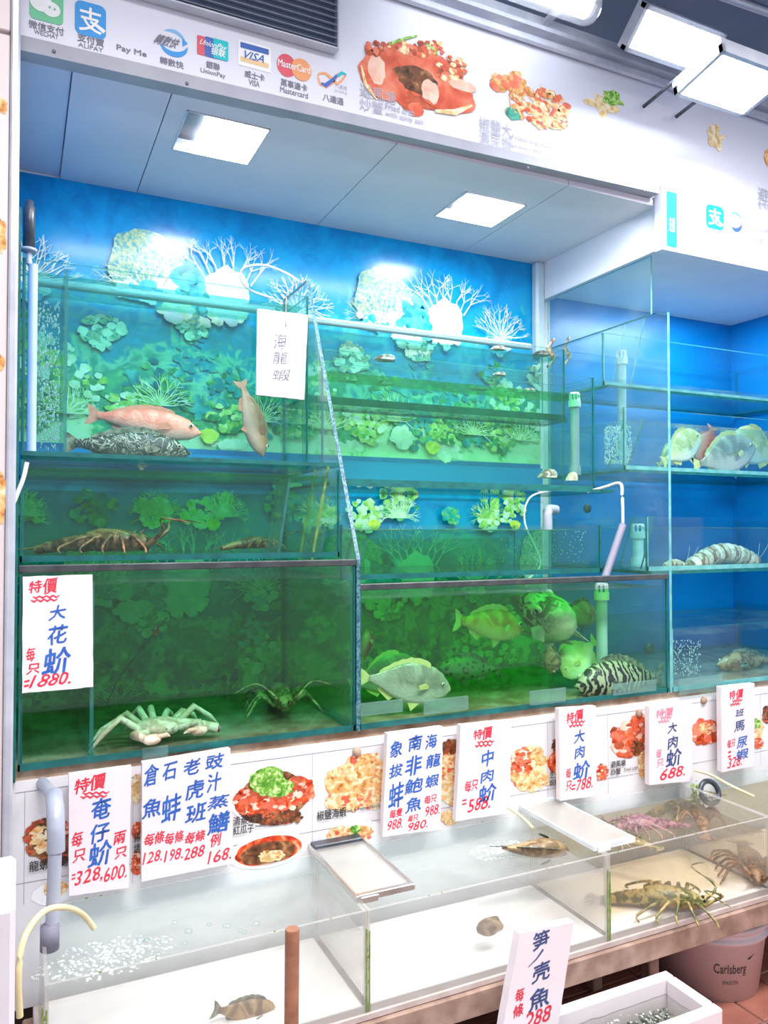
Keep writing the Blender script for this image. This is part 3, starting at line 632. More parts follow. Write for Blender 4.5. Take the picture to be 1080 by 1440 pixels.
# ------------------------------------------------------------------ lamps above the sign
ld = empty('strip_lamp', (1.4, 1.70, 2.74), 'long bright strip lamp with a rounded clear cover at the top edge', 'lamp')
pA, pB = at(600, -30, 1.60), at(838, 20, 1.60)
xa, xb = pA.x, pB.x; zz = pB.z
build('tube_light', B().tube([(xa, 1.60, zz + .012), (xb - .03, 1.60, zz + .012)], .030, 12), 'tube_white', ld)
build('cover', B().tube([(xa, 1.60, zz + .01), (xb - .03, 1.60, zz + .01), (xb - .01, 1.60, zz + .01), (xb + .008, 1.60, zz + .01)], [.045, .045, .038, .014], 16), 'lens_clear', ld)
b = B().box(xa, xb + .01, 1.575, 1.64, zz + .045, zz + .075)
for x in (xa + .1, xb - .06): b.box(x, x + .02, 1.62, YS, zz + .05, zz + .06)
build('bracket', b, 'trim_metal', ld)
def flood(cx, cy, cz, w, d, tilt, label, mat='flood_white'):
    t = empty('flood_lamp', (cx, cy, cz), label, 'lamp', 'flood lamps above the sign')
    def tr(x, y, z): return Vector((cx + x, cy + y * cos(tilt) - z * sin(tilt), cz + y * sin(tilt) + z * cos(tilt)))
    def bx(x0, x1, y0, y1, z0, z1, bb):
        n0 = len(bb.v); bb.box(x0, x1, y0, y1, z0, z1)
        for i in range(n0, len(bb.v)): bb.v[i] = tr(*bb.v[i])
        return bb
    bb = B(); f = .012
    for q in ((-w, -w + f, -d, d), (w - f, w, -d, d), (-w, w, -d, -d + f), (-w, w, d - f, d)): bx(*q, -.012, .012, bb)
    bx(-w, w, -d, d, .012, .03, bb); build('frame', bb, 'trim_metal', t)
    build('lamp_face', bx(-w + f, w - f, -d + f, d - f, -.006, .0, B()), mat, t)
    bb = B(); bb.tube([tr(-w * .5, 0, .03), tr(-w * .5, .0, .08), (cx - w * .5, YS, cz + .05)], .006, 6); bb.tube([tr(w * .5, 0, .03), tr(w * .5, .0, .08), (cx + w * .5, YS, cz + .05)], .006, 6)
    build('bracket', bb, 'dark_plastic', t)
P = at(948, 58, 1.62); flood(P.x, 1.62, P.z, .155, .06, math.radians(-42), 'tilted flood lamp with dark brackets, left of the flat panel lamp')
P = at(1030, 116, 1.50); flood(P.x, 1.50, P.z, .135, .085, math.radians(-12), 'flat framed panel lamp hanging over the right end of the sign')
build('dish_rail', B().tube([at(860, -60, 1.70), at(1200, 60, 1.70)], .012, 8), 'trim_metal', None, 'grey steel pipe running along the ceiling above the lamps', 'pipe')
#@@MURAL
# ------------------------------------------------------------------ sea mural: repeats sideways and downwards
Ym = YB - .003
b = B(); zA, zM, zB = ZC, 1.525, 0.78
def rectm(x0, x1, z0, z1, y, mi): b.add([(x0, y, z0), (x1, y, z0), (x1, y, z1), (x0, y, z1)], [(0, 1, 2, 3)], mi)
rectm(-.004, XD2 - .02, zB, zA, Ym, 0)
def blob(cx, cz, rx, rz, y, mi, jag=.25, seed=0, n=30, freq=2.2):
    vs = [(cx, y, cz)]
    for k in range(n):
        a = 2 * PI * k / n; j = 1 + jag * 1.7 * noise.noise(Vector((cos(a) * freq, sin(a) * freq, seed * 5.3))) + jag * .6 * noise.noise(Vector((cos(a) * 8, sin(a) * 8, seed)))
        vs.append((cx + rx * j * cos(a), y, cz + rz * j * sin(a)))
    b.add(vs, [(0, 1 + k, 1 + (k + 1) % n) for k in range(n)], mi)
BC = [0]
def branch(x, z, a, L, w, y, mi, d):
    BC[0] = (BC[0] + 1) % 50; y0_ = y; y = y - .000006 * BC[0]
    x2, z2 = x + L * cos(a), z + L * sin(a); nx, nz = -sin(a) * w, cos(a) * w
    b.add([(x + nx, y, z + nz), (x - nx, y, z - nz), (x2 - nx * .55, y, z2 - nz * .55), (x2 + nx * .55, y, z2 + nz * .55)], [(0, 1, 2, 3)], mi)
    if d:
        for k in range(2 if d < 3 else 3): branch(x2, z2, a + R.uniform(-.75, .75), L * R.uniform(.6, .85), w * .6, y0_, mi, d - 1)
yl = [Ym]
def nx_(): yl[0] -= .00012; return yl[0]
per = at(550, 380, YB).x - at(222, 342, YB).x
print('PERIOD', per)
x00 = at(215, 345, YB).x
def cluster(cx, cz, rx, rz, mi, n=46, r=.014, jag=.25):
    for q in range(n):
        a = R.uniform(0, 2 * PI); t = R.random() ** .55; rr = r * R.uniform(.6, 1.5); y = nx_() if q % 12 == 0 else yl[0] - .000008 * (q % 12)
        blob(cx + rx * t * cos(a), cz + rz * t * sin(a), rr, rr * .85, y, mi[q % len(mi)], jag, R.random() * 30, 9, 1.5)
def tile_mural(ox, zt, k):
    R.seed(k % 2 + 5); s = zt - zA; yl[0] = Ym - .0003; s0 = s - .085
    for q in range(5): cluster(ox + R.uniform(-.36, .36), R.uniform(1.56, 1.60) + s0, .07, .012, [8, 6], 26, .012)
    for cx, cz, r, m in ((-.30, 1.80, .08, [6, 3]), (-.20, 1.70, .09, [3, 6, 2]), (.02, 1.74, .10, [1, 2, 1]), (.14, 1.84, .07, [1, 0]), (.28, 1.74, .11, [1, 2, 1]), (.36, 1.66, .08, [1, 2]), (-.07, 1.65, .07, [3, 3, 6]),
                         (.10, 1.65, .085, [1, 2]), (.23, 1.65, .06, [2, 3]), (-.33, 1.65, .08, [3, 2]), (-.14, 1.88, .06, [6, 5]), (.42, 1.88, .05, [9, 2]), (.05, 1.62, .04, [6, 8]), (.12, 1.93, .05, [6, 5])):
        cluster(ox + cx, cz + s0, r, r * .8, m, 56, .011)
    # sea fan: a disc of fine twigs
    blob(ox - .02, 2.01 + s, .112, .108, nx_(), 5, .10, 3, 40)
    y = nx_()
    for q in range(17): branch(ox - .02, 1.93 + s, PI * (q + .5) / 17, .055, .0022, y, 6 if q % 2 else 5, 3)
    blob(ox + .05, 1.955 + s, .05, .05, nx_(), 7, .45, 4); cluster(ox - .03, 1.93 + s, .09, .03, [7, 9], 30, .012)
    cluster(ox + .12, 1.955 + s, .07, .075, [9, 1, 9], 70, .016); cluster(ox + .07, 1.88 + s, .05, .03, [7, 6], 30, .012)
    y = nx_()
    for q in range(8): branch(ox + .16 + q * .020, 1.99 + s, PI * .5 + (q - 3.5) * -.17, .052, .0028, y, 7, 3)
    blob(ox + .225, 1.955 + s, .070, .080, nx_(), 7, .18, 8, 40); cluster(ox + .225, 1.90 + s, .06, .04, [7, 6, 7], 40, .013)
    y = nx_()
    for q in range(26): branch(ox + .46, 1.925 + s, PI * q / 25, .055, .0025, y, 6 if q % 3 else 9, 2)
    cluster(ox + .46, 1.90 + s, .05, .035, [9, 7], 30, .012)
    for cx, cz in ((-.24, 1.60), (.02, 1.64), (.34, 1.61)):
        y = nx_()
        for p in range(18): branch(ox + cx, cz + s - .05, PI * p / 17., .042, .0026, y, 3 if p % 2 else 6, 2)
    blob(ox + .17, 1.59 + s0, .028, .024, nx_(), 4, .2, 5, 20)
for k in (-1, 0, 1, 2): tile_mural(x00 + k * per, zA + .085, k)
yl[0] -= .0003
rectm(-.004, XD2 - .02, zM - .075, zM + .005, nx_(), 10)
for k in (-1, 0, 1, 2): tile_mural(x00 - .12 + k * per, zM - .03, k)
yl[0] -= .0003; R.seed(3)
for q in range(12):
    cx = .03 + q * .15 + R.uniform(-.05, .05); k_ = R.uniform(.6, 1.5); cluster(cx, 1.35 + R.uniform(-.03, .05), .055 * k_, .045 * k_, [[3, 2], [1, 2], [6, 3], [3, 6]][q % 4], 50, .011)
    y = nx_()
    if q % 2 == 0:
        for p in range(22): branch(cx, 1.34, PI * p / 21., .035, .0024, y, 3 if q % 4 else 6, 2)
    if q % 4 == 3: blob(cx + .03, 1.315, .022, .019, nx_(), 4, .2, 5, 20)
# keep the print inside the wall's outline
for p in b.v:
    p.x = min(max(p.x, -.004), XD2 - .02); p.z = min(max(p.z, zB), zA)
build('sea_mural', b, ['mural_sea', 'mural_teal', 'mural_green', 'mural_lime', 'mural_yellow', 'mural_fan', 'mural_cream', 'mural_white', 'mural_sand', 'mural_aqua', 'mural_strip'], None,
      'glossy blue sea mural with coral and sea fans lining the back wall behind the tanks', 'mural', origin=(0.9, YB, 0.78))
#@@TANKS
# ------------------------------------------------------------------ tanks
def pane(x0, x1, y0, y1, z0, z1):
    d = (x1 - x0, y1 - y0, z1 - z0); k = d.index(min(d)); mi = [1] * 6; mi[2 * k] = mi[2 * k + 1] = 0
    return B().box(x0, x1, y0, y1, z0, z1, face_mi=mi)
def tank(label, x0, x1, y0, y1, z0, z1, wl, wm, group, g='glass', th=.008, rim=None, name='fish_tank', surface='ripple_green', dividers=(), base=None, edge='glass_edge', group_=None, seam='seal', floor_mat=None, cat='tank'):
    t = empty(name, ((x0 + x1) / 2, (y0 + y1) / 2, z0), label, cat, group); m = [g, edge]
    build('front_pane', pane(x0, x1, y0, y0 + th, z0, z1), m, t); build('back_pane', pane(x0, x1, y1 - th, y1, z0, z1), ['glass_inner', edge], t)
    build('side_pane', pane(x0, x0 + th, y0 + th, y1 - th, z0, z1), m, t); build('side_pane', pane(x1 - th, x1, y0 + th, y1 - th, z0, z1), m, t)
    build('base_pane', pane(x0 + th, x1 - th, y0 + th, y1 - th, z0, z0 + .01), [base or g, edge], t)
    e = .004
    for x in (x0, x1 - e): build('corner_seal', B().box(x, x + e, y0 - .0015, y0 + .004, z0, z1), seam, t)
    build('bottom_seal', B().box(x0, x1, y0 - .0015, y0 + .003, z0, z0 + .014), seam, t)
    if rim: build('rim', B().bbox(x0 - .003, x1 + .003, y0 - .006, y0 + .014, z1 - .006, z1 + .010, .002), rim, t)
    q = .0015 + th
    w = B(); w.box(x0 + q, x1 - q, y0 + q, y1 - q, z0 + .0115, wl)
    w.m[-1] = 1
    # ripples on the surface
    w.f.pop(); w.m.pop(); w.sm.pop(); nxx, nyy = 40, 12; vs = []
    for j in range(nyy + 1):
        for i in range(nxx + 1):
            x = x0 + q + (x1 - x0 - 2 * q) * i / nxx; y = y0 + q + (y1 - y0 - 2 * q) * j / nyy
            e_ = 0 if i in (0, nxx) or j in (0, nyy) else 1
            vs.append((x, y, wl + e_ * .006 * noise.noise(Vector((x * 14, y * 18, z0 * 9)))))
    w.add(vs, [(j * (nxx + 1) + i, j * (nxx + 1) + i + 1, (j + 1) * (nxx + 1) + i + 1, (j + 1) * (nxx + 1) + i) for j in range(nyy) for i in range(nxx)], 1, True)
    k2 = surface + '_' + wm
    if k2 not in MATS:
        c = MATS[surface].copy(); c.name = k2; MATS[k2] = c; vol(c, WT[wm])
    build('water', w, [wm, k2], t)
    for d in dividers: build('divider', pane(*d), m, t)
    return t
G1 = 'glass tanks of the left bay'; G2 = 'glass tanks of the middle bay'; G3 = 'glass tanks of the right bay'
yb = YB - .03
ZA = at(260, 797, YF).z; ZD = at(700, 820, YF).z
tA = tank('dark green black-rimmed tank at the bottom left, holding a pale crab', XL, XD1 - .006, YF, yb, ZT0, ZA, ZA - .035, 'water_deep_green', G1, rim='black_rim', dividers=[(.145, .153, YF + .012, yb - .01, ZT0 + .01, ZA - .03)])
tB = tank('green tank between the red fish tank and the black-rimmed left tank', XL, XD1 - .006, 1.885, yb, ZA + .012, 1.455, 1.44, 'water_green', G1)
tC = tank('tall blue tank at the upper left, holding two pink fish', XL, XD1 - .006, 2.13, yb, 1.475, 1.985, 1.955, 'water_teal', G1, dividers=[(.104, .112, 2.14, yb - .01, 1.49, 1.97)])
tD = tank('black-rimmed green tank at the bottom centre, holding groupers and silver fish', XD1 + .006, XD2 - .006, YF, yb, ZT0, ZD, ZD - .03, 'water_olive', G2, rim='black_rim')
tE = tank('narrow green tank with rippling water behind the middle black rim', XD1 + .006, 1.66, 1.90, yb, ZD + .012, 1.312, 1.298, 'water_green', G2)
tF = tank('wide light green tank in the middle of the wall, shells lying inside', XD1 + .008, 1.765, 2.05, 2.22, 1.432, 1.815, 1.755, 'water_light_green', G2)
tG = tank('shallow teal tank of shells behind the top of the wide green tank', XD1 + .006, 1.79, 2.235, yb, 1.70, 1.952, 1.925, 'water_teal', G2)
tH = tank('empty-looking glass tank at the top of the blue bay', XD2 + .012, XR - .01, 2.08, yb, 1.80, 1.985, 1.83, 'water_aqua', G3, seam='seal_light')
tI = tank('glass tank of pale yellow fish and one red fish in the blue bay', XD2 + .012, XR - .01, 1.98, yb, 1.50, 1.71, 1.67, 'water_aqua', G3, seam='seal_light')
tJ = tank('glass tank with a striped shrimp in the blue bay', XD2 + .012, XR - .01, 1.88, yb, 1.165, 1.34, 1.305, 'water_aqua', G3, seam='seal_light')
tK = tank('lowest glass tank of the blue bay, holding a brown fish', XD2 + .012, XR - .01, YF, yb, ZT0, .99, .965, 'water_aqua', G3, seam='seal_light')
# plinth under the big tanks
build('plinth', B().box(-.03, XR, YF + .01, yb, ZT0 - .02, ZT0 - .001).box(-.03, XR, YF + .01, YF + .03, ZT0 - .045, ZT0 - .02), 'rusty', None, 'rust-stained ledge under the row of large tanks', 'ledge')
# shelves that carry the upper tiers
def shelf(lbl, x0, x1, y0, z): build('glass_shelf', pane(x0, x1, y0, yb, z - .010, z), ['glass', 'seal'], None, lbl, 'shelf', 'glass shelves between the tanks')
shelf('glass shelf under the upper left tank', XL, XD1 - .006, 1.885, 1.4745)
shelf('glass shelf under the wide light green tank', XD1 + .006, 1.80, 1.99, 1.4315)
shelf('glass shelf under the shallow teal tank', XD1 + .006, 1.80, 2.232, 1.6995)
for l, y0, z in (('glass shelf under the empty top tank of the blue bay', 2.06, 1.7995), ('glass shelf under the tank of pale yellow fish', 1.96, 1.4995), ('glass shelf under the striped shrimp tank', 1.86, 1.1645)): shelf(l, XD2 + .012, XR - .01, y0, z)
# bay dividers
top = at(432, 393, 2.147)
b = B().prism([(XD1 - .005, 1.772, ZT0), (XD1 - .005, 1.772, ZA + .01), (XD1 - .005, 2.150, 2.04), (XD1 - .005, yb, 2.04), (XD1 - .005, yb, ZT0)], (.010, 0, 0), 0, 1)
build('bay_divider', b, ['glass_hazy', 'worn_edge'], None, 'sloping glass partition with a worn edge between the left and middle tanks', 'partition')
build('post_seal', B().box(XD1 - .005, XD1 + .005, YF - .006, YF, ZT0, ZA + .006), 'seal', None, 'dark seam between the two black-rimmed tanks', 'seam')
b = B().prism([(XD2 - .004, 1.772, ZT0), (XD2 - .004, 1.772, 1.975), (XD2 - .004, 1.86, 1.985), (XD2 - .004, yb, 1.985), (XD2 - .004, yb, ZT0)], (.010, 0, 0), 0, 1)
build('bay_divider', b, ['glass_hazy', 'seal_light'], None, 'upright clear glass partition at the left of the blue bay', 'partition')
b = B().prism([(XD2 - .004, 1.84, 1.987), (XD2 - .004, 1.84, 2.174), (XD2 - .004, yb, 2.174), (XD2 - .004, yb, 1.987)], (.006, 0, 0), 0, 1)
build('glass_screen', b, ['glass_hazy', 'seal_light'], None, 'hazy glass screen under the white beam at the end of the alcove', 'screen')
b = B().box(-.010, .001, YF - .008, YF + .004, ZT0 - .02, 1.975).box(-.010, .001, YF + .004, yb, 1.965, 1.975)
build('side_glass', b, ['seal'], None, 'dark teal upright glass edge beside the left pillar', 'glass edge')
# sloping overflow plates: front edge leans
def lean(lbl, x, y0, z0, y1, z1, mat='seal', depth=.12, grp='leaning overflow plates'):
    b = B().prism([(x, y0, z0), (x, y1, z1), (x, y1 + depth, z1), (x, y0 + depth, z0)], (.007, 0, 0), 0, 1)
    build('overflow_plate', b, ['glass_hazy', mat], None, lbl, 'glass plate', grp)
def leanpx(lbl, p0, p1, y0, y1, mat='seal', depth=.10):
    a, c = at(*p0, y0), at(*p1, y1)
    b = B(); w = .007
    b.prism([a, c, c + Vector((0, depth, 0)), a + Vector((0, depth, 0))], (w, 0, 0), 0, 1)
    build('overflow_plate', b, ['glass_hazy', mat], None, lbl, 'glass plate', 'leaning overflow plates')
leanpx('leaning teal glass plate in the lobster tank, left of the mossy one', (388, 790), (406, 672), 1.91, 1.91)
leanpx('leaning mossy yellow-green glass plate in the lobster tank', (437, 788), (460, 656), 1.91, 1.91, 'algae_edge')
leanpx('short teal glass plate at the left end of the rippling green tank', (498, 818), (512, 760), 1.93, 1.93)
leanpx('short teal glass plate beside the mossy one, behind the sloping partition', (446, 788), (456, 742), 1.93, 1.93)
leanpx('leaning glass plate in the empty top tank of the blue bay', (886, 540), (906, 444), 2.10, 2.10, 'seal_light')
leanpx('leaning glass plate in the pale yellow fish tank', (882, 655), (905, 590), 2.00, 2.00)
leanpx('leaning teal glass plate in the striped shrimp tank', (900, 800), (920, 726), 1.90, 1.90)
#@@PIPES
# ------------------------------------------------------------------ pipes, strainers and hoses
def arc(pts, n=6):
    P = [Vector(p) for p in pts]; out = []
    for i in range(len(P) - 1):
        p0 = P[max(i - 1, 0)]; p1 = P[i]; p2 = P[i + 1]; p3 = P[min(i + 2, len(P) - 1)]
        for k in range(n):
            t = k / n; out.append(.5 * ((2 * p1) + (p2 - p0) * t + (2 * p0 - 5 * p1 + 4 * p2 - p3) * t * t + (-p0 + 3 * p1 - 3 * p2 + p3) * t ** 3))
    return out + [P[-1]]
def standpipe(lbl, u, vt, vb, Y, r=.014, m='pvc_grey', cap='pvc_white', strainer=True):
    a, c = at(u, vt, Y), at(u, vb, Y); t = empty('standpipe', (a.x, Y, c.z), lbl, 'pipe', 'standpipes in the tanks'); x = a.x
    build('pipe', B().tube([(x, Y, c.z), (x, Y, a.z)], r, 14), m, t)
    build('collar', B().tube([(x, Y, a.z - .012), (x, Y, a.z + .012)], r * 1.35, 16), cap, t)
    build('collar', B().tube([(x, Y, c.z), (x, Y, c.z + .03)], r * 1.3, 16), m, t)
    if strainer:
        b = B()
        for k in range(8): a_ = 2 * PI * k / 8; b.box(x + r * cos(a_) - .002, x + r * cos(a_) + .002, Y + r * sin(a_) - .002, Y + r * sin(a_) + .002, a.z + .012, a.z + .036)
        b.tube([(x, Y, a.z + .034), (x, Y, a.z + .040)], r * 1.05, 14)
        build('strainer', b, cap, t)
standpipe('grey standpipe with white strainer in the black-rimmed centre tank', 846, 838, 950, 1.90, .0175, 'pvc_pale')
standpipe('grey standpipe with a slotted white cap in the wide light green tank', 808, 568, 668, 2.15, .016, 'pvc_grey')
standpipe('grey standpipe with white cap above the pale yellow fish tank', 874, 508, 640, 2.20, .016, 'pvc_pale')
standpipe('short standpipe with a white strainer at the left of the striped shrimp tank', 897, 752, 796, 2.12, .020, 'pvc_white')
a = at(770, 740, 2.06)
t = build('elbow_pipe', B().tube(arc([a + Vector((.05, .02, .055)), a + Vector((.015, .01, .056)), a + Vector((0, 0, .04)), a + Vector((0, 0, -.01))]), .016, 14), 'pvc_grey', None, 'grey elbow pipe pouring into the rippling green tank', 'pipe')
b = B().ball(at(826, 715, 2.30), .018, .01, .018, 14, 6); build('drain_hole', b, 'dark_plastic', None, 'round black drain fitting left of the blue bay', 'fitting')
b = B().lathe([(0, -.004), (.020, -.004), (.020, .006), (0, .006)], at(914, 912, 2.0), 18, 0, 'y'); build('drain_fitting', b, 'dark_plastic', None, 'black round fitting at the right end of the centre tank', 'fitting')
# pipes at the far left
P0 = at(44, 640, 2.08); P1 = at(44, 372, 2.08)
build('riser_pipe', B().tube([P0, (P0.x, 2.08, P1.z)], .011, 12), 'pvc_pale', None, 'upright pale pipe at the left end of the upper tank', 'pipe')
P = at(41, 320, 2.08); t = empty('pump', (P.x, P.y, P.z - .05), 'black cylindrical pump above the pale upright pipe', 'pump')
build('housing', B().lathe([(0, -.055), (.014, -.055), (.014, .05), (.010, .056), (.010, .066), (0, .066)], P, 18), 'dark_plastic', t)
build('flange', B().lathe([(0, -.06), (.019, -.06), (.019, -.053), (0, -.053)], P, 18), 'pvc_grey', t)
build('outlet', B().tube([P + Vector((0, 0, -.06)), (P.x, P.y, P1.z)], .007, 10), 'pvc_grey', t)
pp = at(60, 392, 2.32); pq = at(428, 432, 2.32)
build('spray_pipe', B().tube([(XL + .03, 2.32, 1.985), (XD1 - .05, 2.32, 1.985)], .013, 12), 'pvc_pale', None, 'pale pipe lying along the top of the upper left tank', 'pipe')
build('spray_pipe', B().tube([(XD1 + .03, 2.32, 1.972), (1.70, 2.32, 1.972)], .012, 12), 'pvc_pale', None, 'pale pipe lying along the top of the shallow teal tank', 'pipe')
def hose(lbl, pts, r, m, name='hose', cat='hose'): return build(name, B().tube(arc([at(*p) for p in pts]), r, 8), m, None, lbl, cat)
hose('thin clear hose looping above the upper left tank', [(420, 395, 2.18), (400, 383, 2.2), (372, 373, 2.2), (345, 376, 2.22), (338, 390, 2.24), (352, 408, 2.26), (385, 420, 2.28)], .0035, 'hose_white')
hose('white air hose in the corner beside the left pillar', [(38, 650, 1.76), (33, 672, 1.76), (24, 695, 1.76), (14, 722, 1.75), (10, 760, 1.74)], .0045, 'hose_white')
hose('white hose hanging from the light green tank to the grey tube', [(826, 692, 2.03), (850, 685, 1.98), (872, 680, 1.93), (875, 700, 1.90), (876, 738, 1.89)], .005, 'hose_white')
hose('thin hose dipping into the rippling green tank', [(775, 690, 2.05), (745, 700, 2.05), (738, 735, 2.05), (760, 790, 2.05), (742, 815, 2.05)], .003, 'hose_white')
hose('yellow hose arching into the low tank at the left', [(28, 1430, 1.42), (26, 1370, 1.42), (34, 1320, 1.44), (60, 1283, 1.48), (90, 1276, 1.52), (115, 1285, 1.56), (132, 1305, 1.58)], .0055, 'hose_yellow')
hose('pale hose under the frosted cover nearer the right', [(714, 1135, 1.70), (735, 1150, 1.66), (750, 1165, 1.62)], .004, 'hose_yellow')
hose('pale hose lying over the rear rim behind the black ring', [(976, 1083, 1.73), (1000, 1090, 1.70), (1030, 1106, 1.62), (1060, 1120, 1.58)], .004, 'hose_yellow')
build('slanted_tube', B().tube([at(876, 738, 1.885), at(851, 812, 1.86)], [.0115, .0115], 14).tube([at(876, 738, 1.885), at(876.5, 736, 1.885)], .008, 12, 1), ['print_grey', 'dark_plastic'], None, 'slanted grey tube above the rim of the centre tank', 'pipe')
# drain pipe into the low tank
pe = at(78, 1140, 1.63)
t = empty('inlet_pipe', (pe.x, 1.63, .45), 'grey elbow pipe filling the low tank at the left', 'pipe')
dn = at(70, 1320, 1.60)
build('pipe', B().tube(arc([(pe.x - .02, 1.79, pe.z + .01), (pe.x, 1.68, pe.z + .008), (pe.x, 1.635, pe.z - .006), (pe.x, 1.62, pe.z - .05), (dn.x + .004, 1.61, dn.z)]), .0125, 14), 'pvc_grey', t)
build('elbow', B().tube(arc([(pe.x, 1.70, pe.z + .008), (pe.x, 1.65, pe.z + .004), (pe.x + .001, 1.625, pe.z - .03), (pe.x + .001, 1.62, pe.z - .075)]), .0165, 14), 'pvc_grey', t)
build('end_fitting', B().lathe([(0, -.02), (.017, -.02), (.017, .025), (.0, .025)], dn, 12), 'print_grey', t)
#@@MENU
# ------------------------------------------------------------------ menu board under the tanks
Yb = YF + .003
mb = empty('menu_board', (0.9, Yb, .45), 'long white menu board with dish photos along the wall behind the price cards', 'menu board')
c0 = at(-8, 1160, Yb)
build('board', B().box(-.01, XR, Yb, Yb + .006, .306, ZT0 - .022), 'white_board', mb)
Yp = Yb - .0008
b = B()
ztop, zrow1, zrow2 = at(500, 1052, Yb).z, at(560, 1140 + 8, Yb).z, .44
w = .0007
b.add([(0, Yp, ztop), (XR, Yp, ztop), (XR, Yp, ztop + w * 1.5), (0, Yp, ztop + w * 1.5)], [(0, 1, 2, 3)])
b.add([(0, Yp, zrow1), (XR, Yp, zrow1), (XR, Yp, zrow1 + w * 1.5), (0, Yp, zrow1 + w * 1.5)], [(0, 1, 2, 3)])
for u in (35, 187, 318, 439, 567, 645, 770, 855, 960, 1070):
    x = at(u, 1100, Yb).x; b.add([(x, Yp, .52), (x + w, Yp, .52), (x + w, Yp, ztop), (x, Yp, ztop)], [(0, 1, 2, 3)])
build('grid_line', b, 'print_grey', mb, kind='stuff')
ALT = {'food_red': ['crab_red', 'crab_dark', 'crab_red', 'crab_light'], 'food_gold': ['food_noodle', 'food_gold', 'food_cream'], 'food_noodle': ['food_gold', 'food_cream', 'crab_red'], 'food_cream': ['food_gold', 'food_cream'], 'food_brown': ['food_brown', 'crab_dark']}
def dish(items, label):
    b = B(); ms = []
    for k, (m, x, y, rx, ry, jag) in enumerate(items):
        if m not in ms: ms.append(m)
        Yk = Yp - .0002 - k * .0003
        if jag < .12: disc(b, x, y, rx, ry, Yk, ms.index(m), 32, jag, R.random() * 20); continue
        alt = ALT.get(m, [m]); ids = []
        for q in [m] + alt:
            if q not in ms: ms.append(q)
            ids.append(ms.index(q))
        disc(b, x, y, rx * .86, ry * .86, Yk, ids[0], 28, .1, R.random() * 20)
        rr = max(2.2, min(rx, ry) * (.16 if m == 'food_green' else .24)); clus(b, x, y, rx * .86, ry * .86, Yk - .00005, ids, int(min(70, 3.2 * rx * ry / rr / rr)), rr, .25, .5)
    build('dish_picture', b, ms, mb, label)
dish([('food_plate', 385, 1118, 58, 42, .03), ('food_brown', 384, 1122, 50, 36, .05), ('food_red', 352, 1128, 26, 20, .3), ('food_red', 418, 1112, 26, 22, .3), ('food_red', 385, 1130, 40, 16, .3), ('food_brown', 395, 1150, 34, 12, .2), ('food_green', 376, 1098, 28, 22, .5), ('food_green', 392, 1108, 24, 14, .6)], 'steamed red fish with green onion on a dark plate')
dish([('food_gold', 505, 1098, 52, 34, .3), ('food_gold', 510, 1082, 36, 24, .3), ('food_noodle', 500, 1125, 48, 16, .4), ('food_red', 498, 1068, 7, 6, .4)], 'heap of golden fried prawns')
dish([('food_plate', 378, 1196, 55, 24, .02), ('food_red', 378, 1196, 46, 20, .05), ('food_brown', 378, 1199, 38, 16, .05), ('food_cream', 382, 1204, 20, 9, .5)], 'red-rimmed brown bowl')
dish([('food_plate', 500, 1182, 50, 26, .02), ('food_noodle', 492, 1174, 36, 14, .5), ('food_green', 500, 1166, 8, 6, .6)], 'plate of golden rolls')
dish([('food_brown', 70, 1182, 34, 34, .15), ('food_cream', 62, 1180, 22, 20, .4), ('food_red', 88, 1165, 10, 14, .5), ('food_brown', 82, 1205, 16, 14, .4)], 'baked lobster on a dark plate')
dish([('food_plate', 75, 1256, 30, 16, .05), ('food_gold', 78, 1250, 20, 11, .5)], 'yellow dish on a white plate')
dish([('food_cream', 193, 1110, 9, 24, .3), ('food_red', 193, 1168, 9, 14, .4), ('food_red', 193, 1215, 9, 20, .6)], 'strip of a dish picture')
dish([('food_brown', 634, 1050, 14, 12, .2), ('food_noodle', 634, 1085, 17, 32, .2), ('food_cream', 634, 1110, 16, 24, .3), ('food_gold', 634, 1150, 14, 12, .3)], 'golden noodle dish')
dish([('food_noodle', 745, 1080, 28, 36, .3), ('food_red', 735, 1070, 18, 20, .5), ('food_gold', 748, 1100, 26, 14, .3)], 'orange lobster noodles')
dish([('food_red', 779, 1072, 9, 14, .1), ('food_brown', 780, 1050, 3, 12, .4)], 'red fruit garnish')
dish([('food_red', 846, 1086, 9, 13, .3)], 'corner of a red dish')
dish([('food_red', 884, 1042, 26, 28, .25), ('food_red', 900, 1020, 18, 18, .3), ('food_brown', 896, 1052, 10, 12, .3), ('food_gold', 905, 1075, 8, 22, .4)], 'bright red fried crab')
dish([('food_red', 992, 1030, 22, 20, .2), ('food_noodle', 992, 1024, 10, 8, .5)], 'opened red crab shell')
dish([('food_cream', 1066, 1025, 8, 18, .4), ('food_green', 1064, 1018, 5, 8, .5), ('food_brown', 1078, 1005, 6, 14, .2), ('food_red', 1066, 1045, 8, 8, .3)], 'strip of a seafood dish')
b = B()
for s, x, y, w_, h in (('清蒸深海', 328, 1149, 41, 13), ('紅瓜子', 328, 1163, 29, 12), ('Steamed Garoupa', 359, 1160, 44, 5), ('椒鹽海蝦', 446, 1141, 41, 14), ('Salt & Pepper Shrimps', 488, 1138, 50, 6), ('龍蝦兩身', 41, 1212, 56, 15),
                      ('蒜', 188, 1172, 9, 13), ('烤', 188, 1187, 9, 13), ('芝', 773, 1086, 6, 9), ('焗', 773, 1097, 6, 9), ('士', 780, 1085, 5, 9), ('龍', 780, 1096, 5, 9), ('避風塘', 859, 1071, 21, 9), ('炒蟹', 859, 1082, 14, 9), ('Fried crab', 878, 1080, 18, 5), ('伊', 694, 1120, 7, 8)):
    wr(b, s, x, y, w_, h, Yp - .0042, 0, .02)
build('lettering', b, 'print_black', mb, 'black dish names')
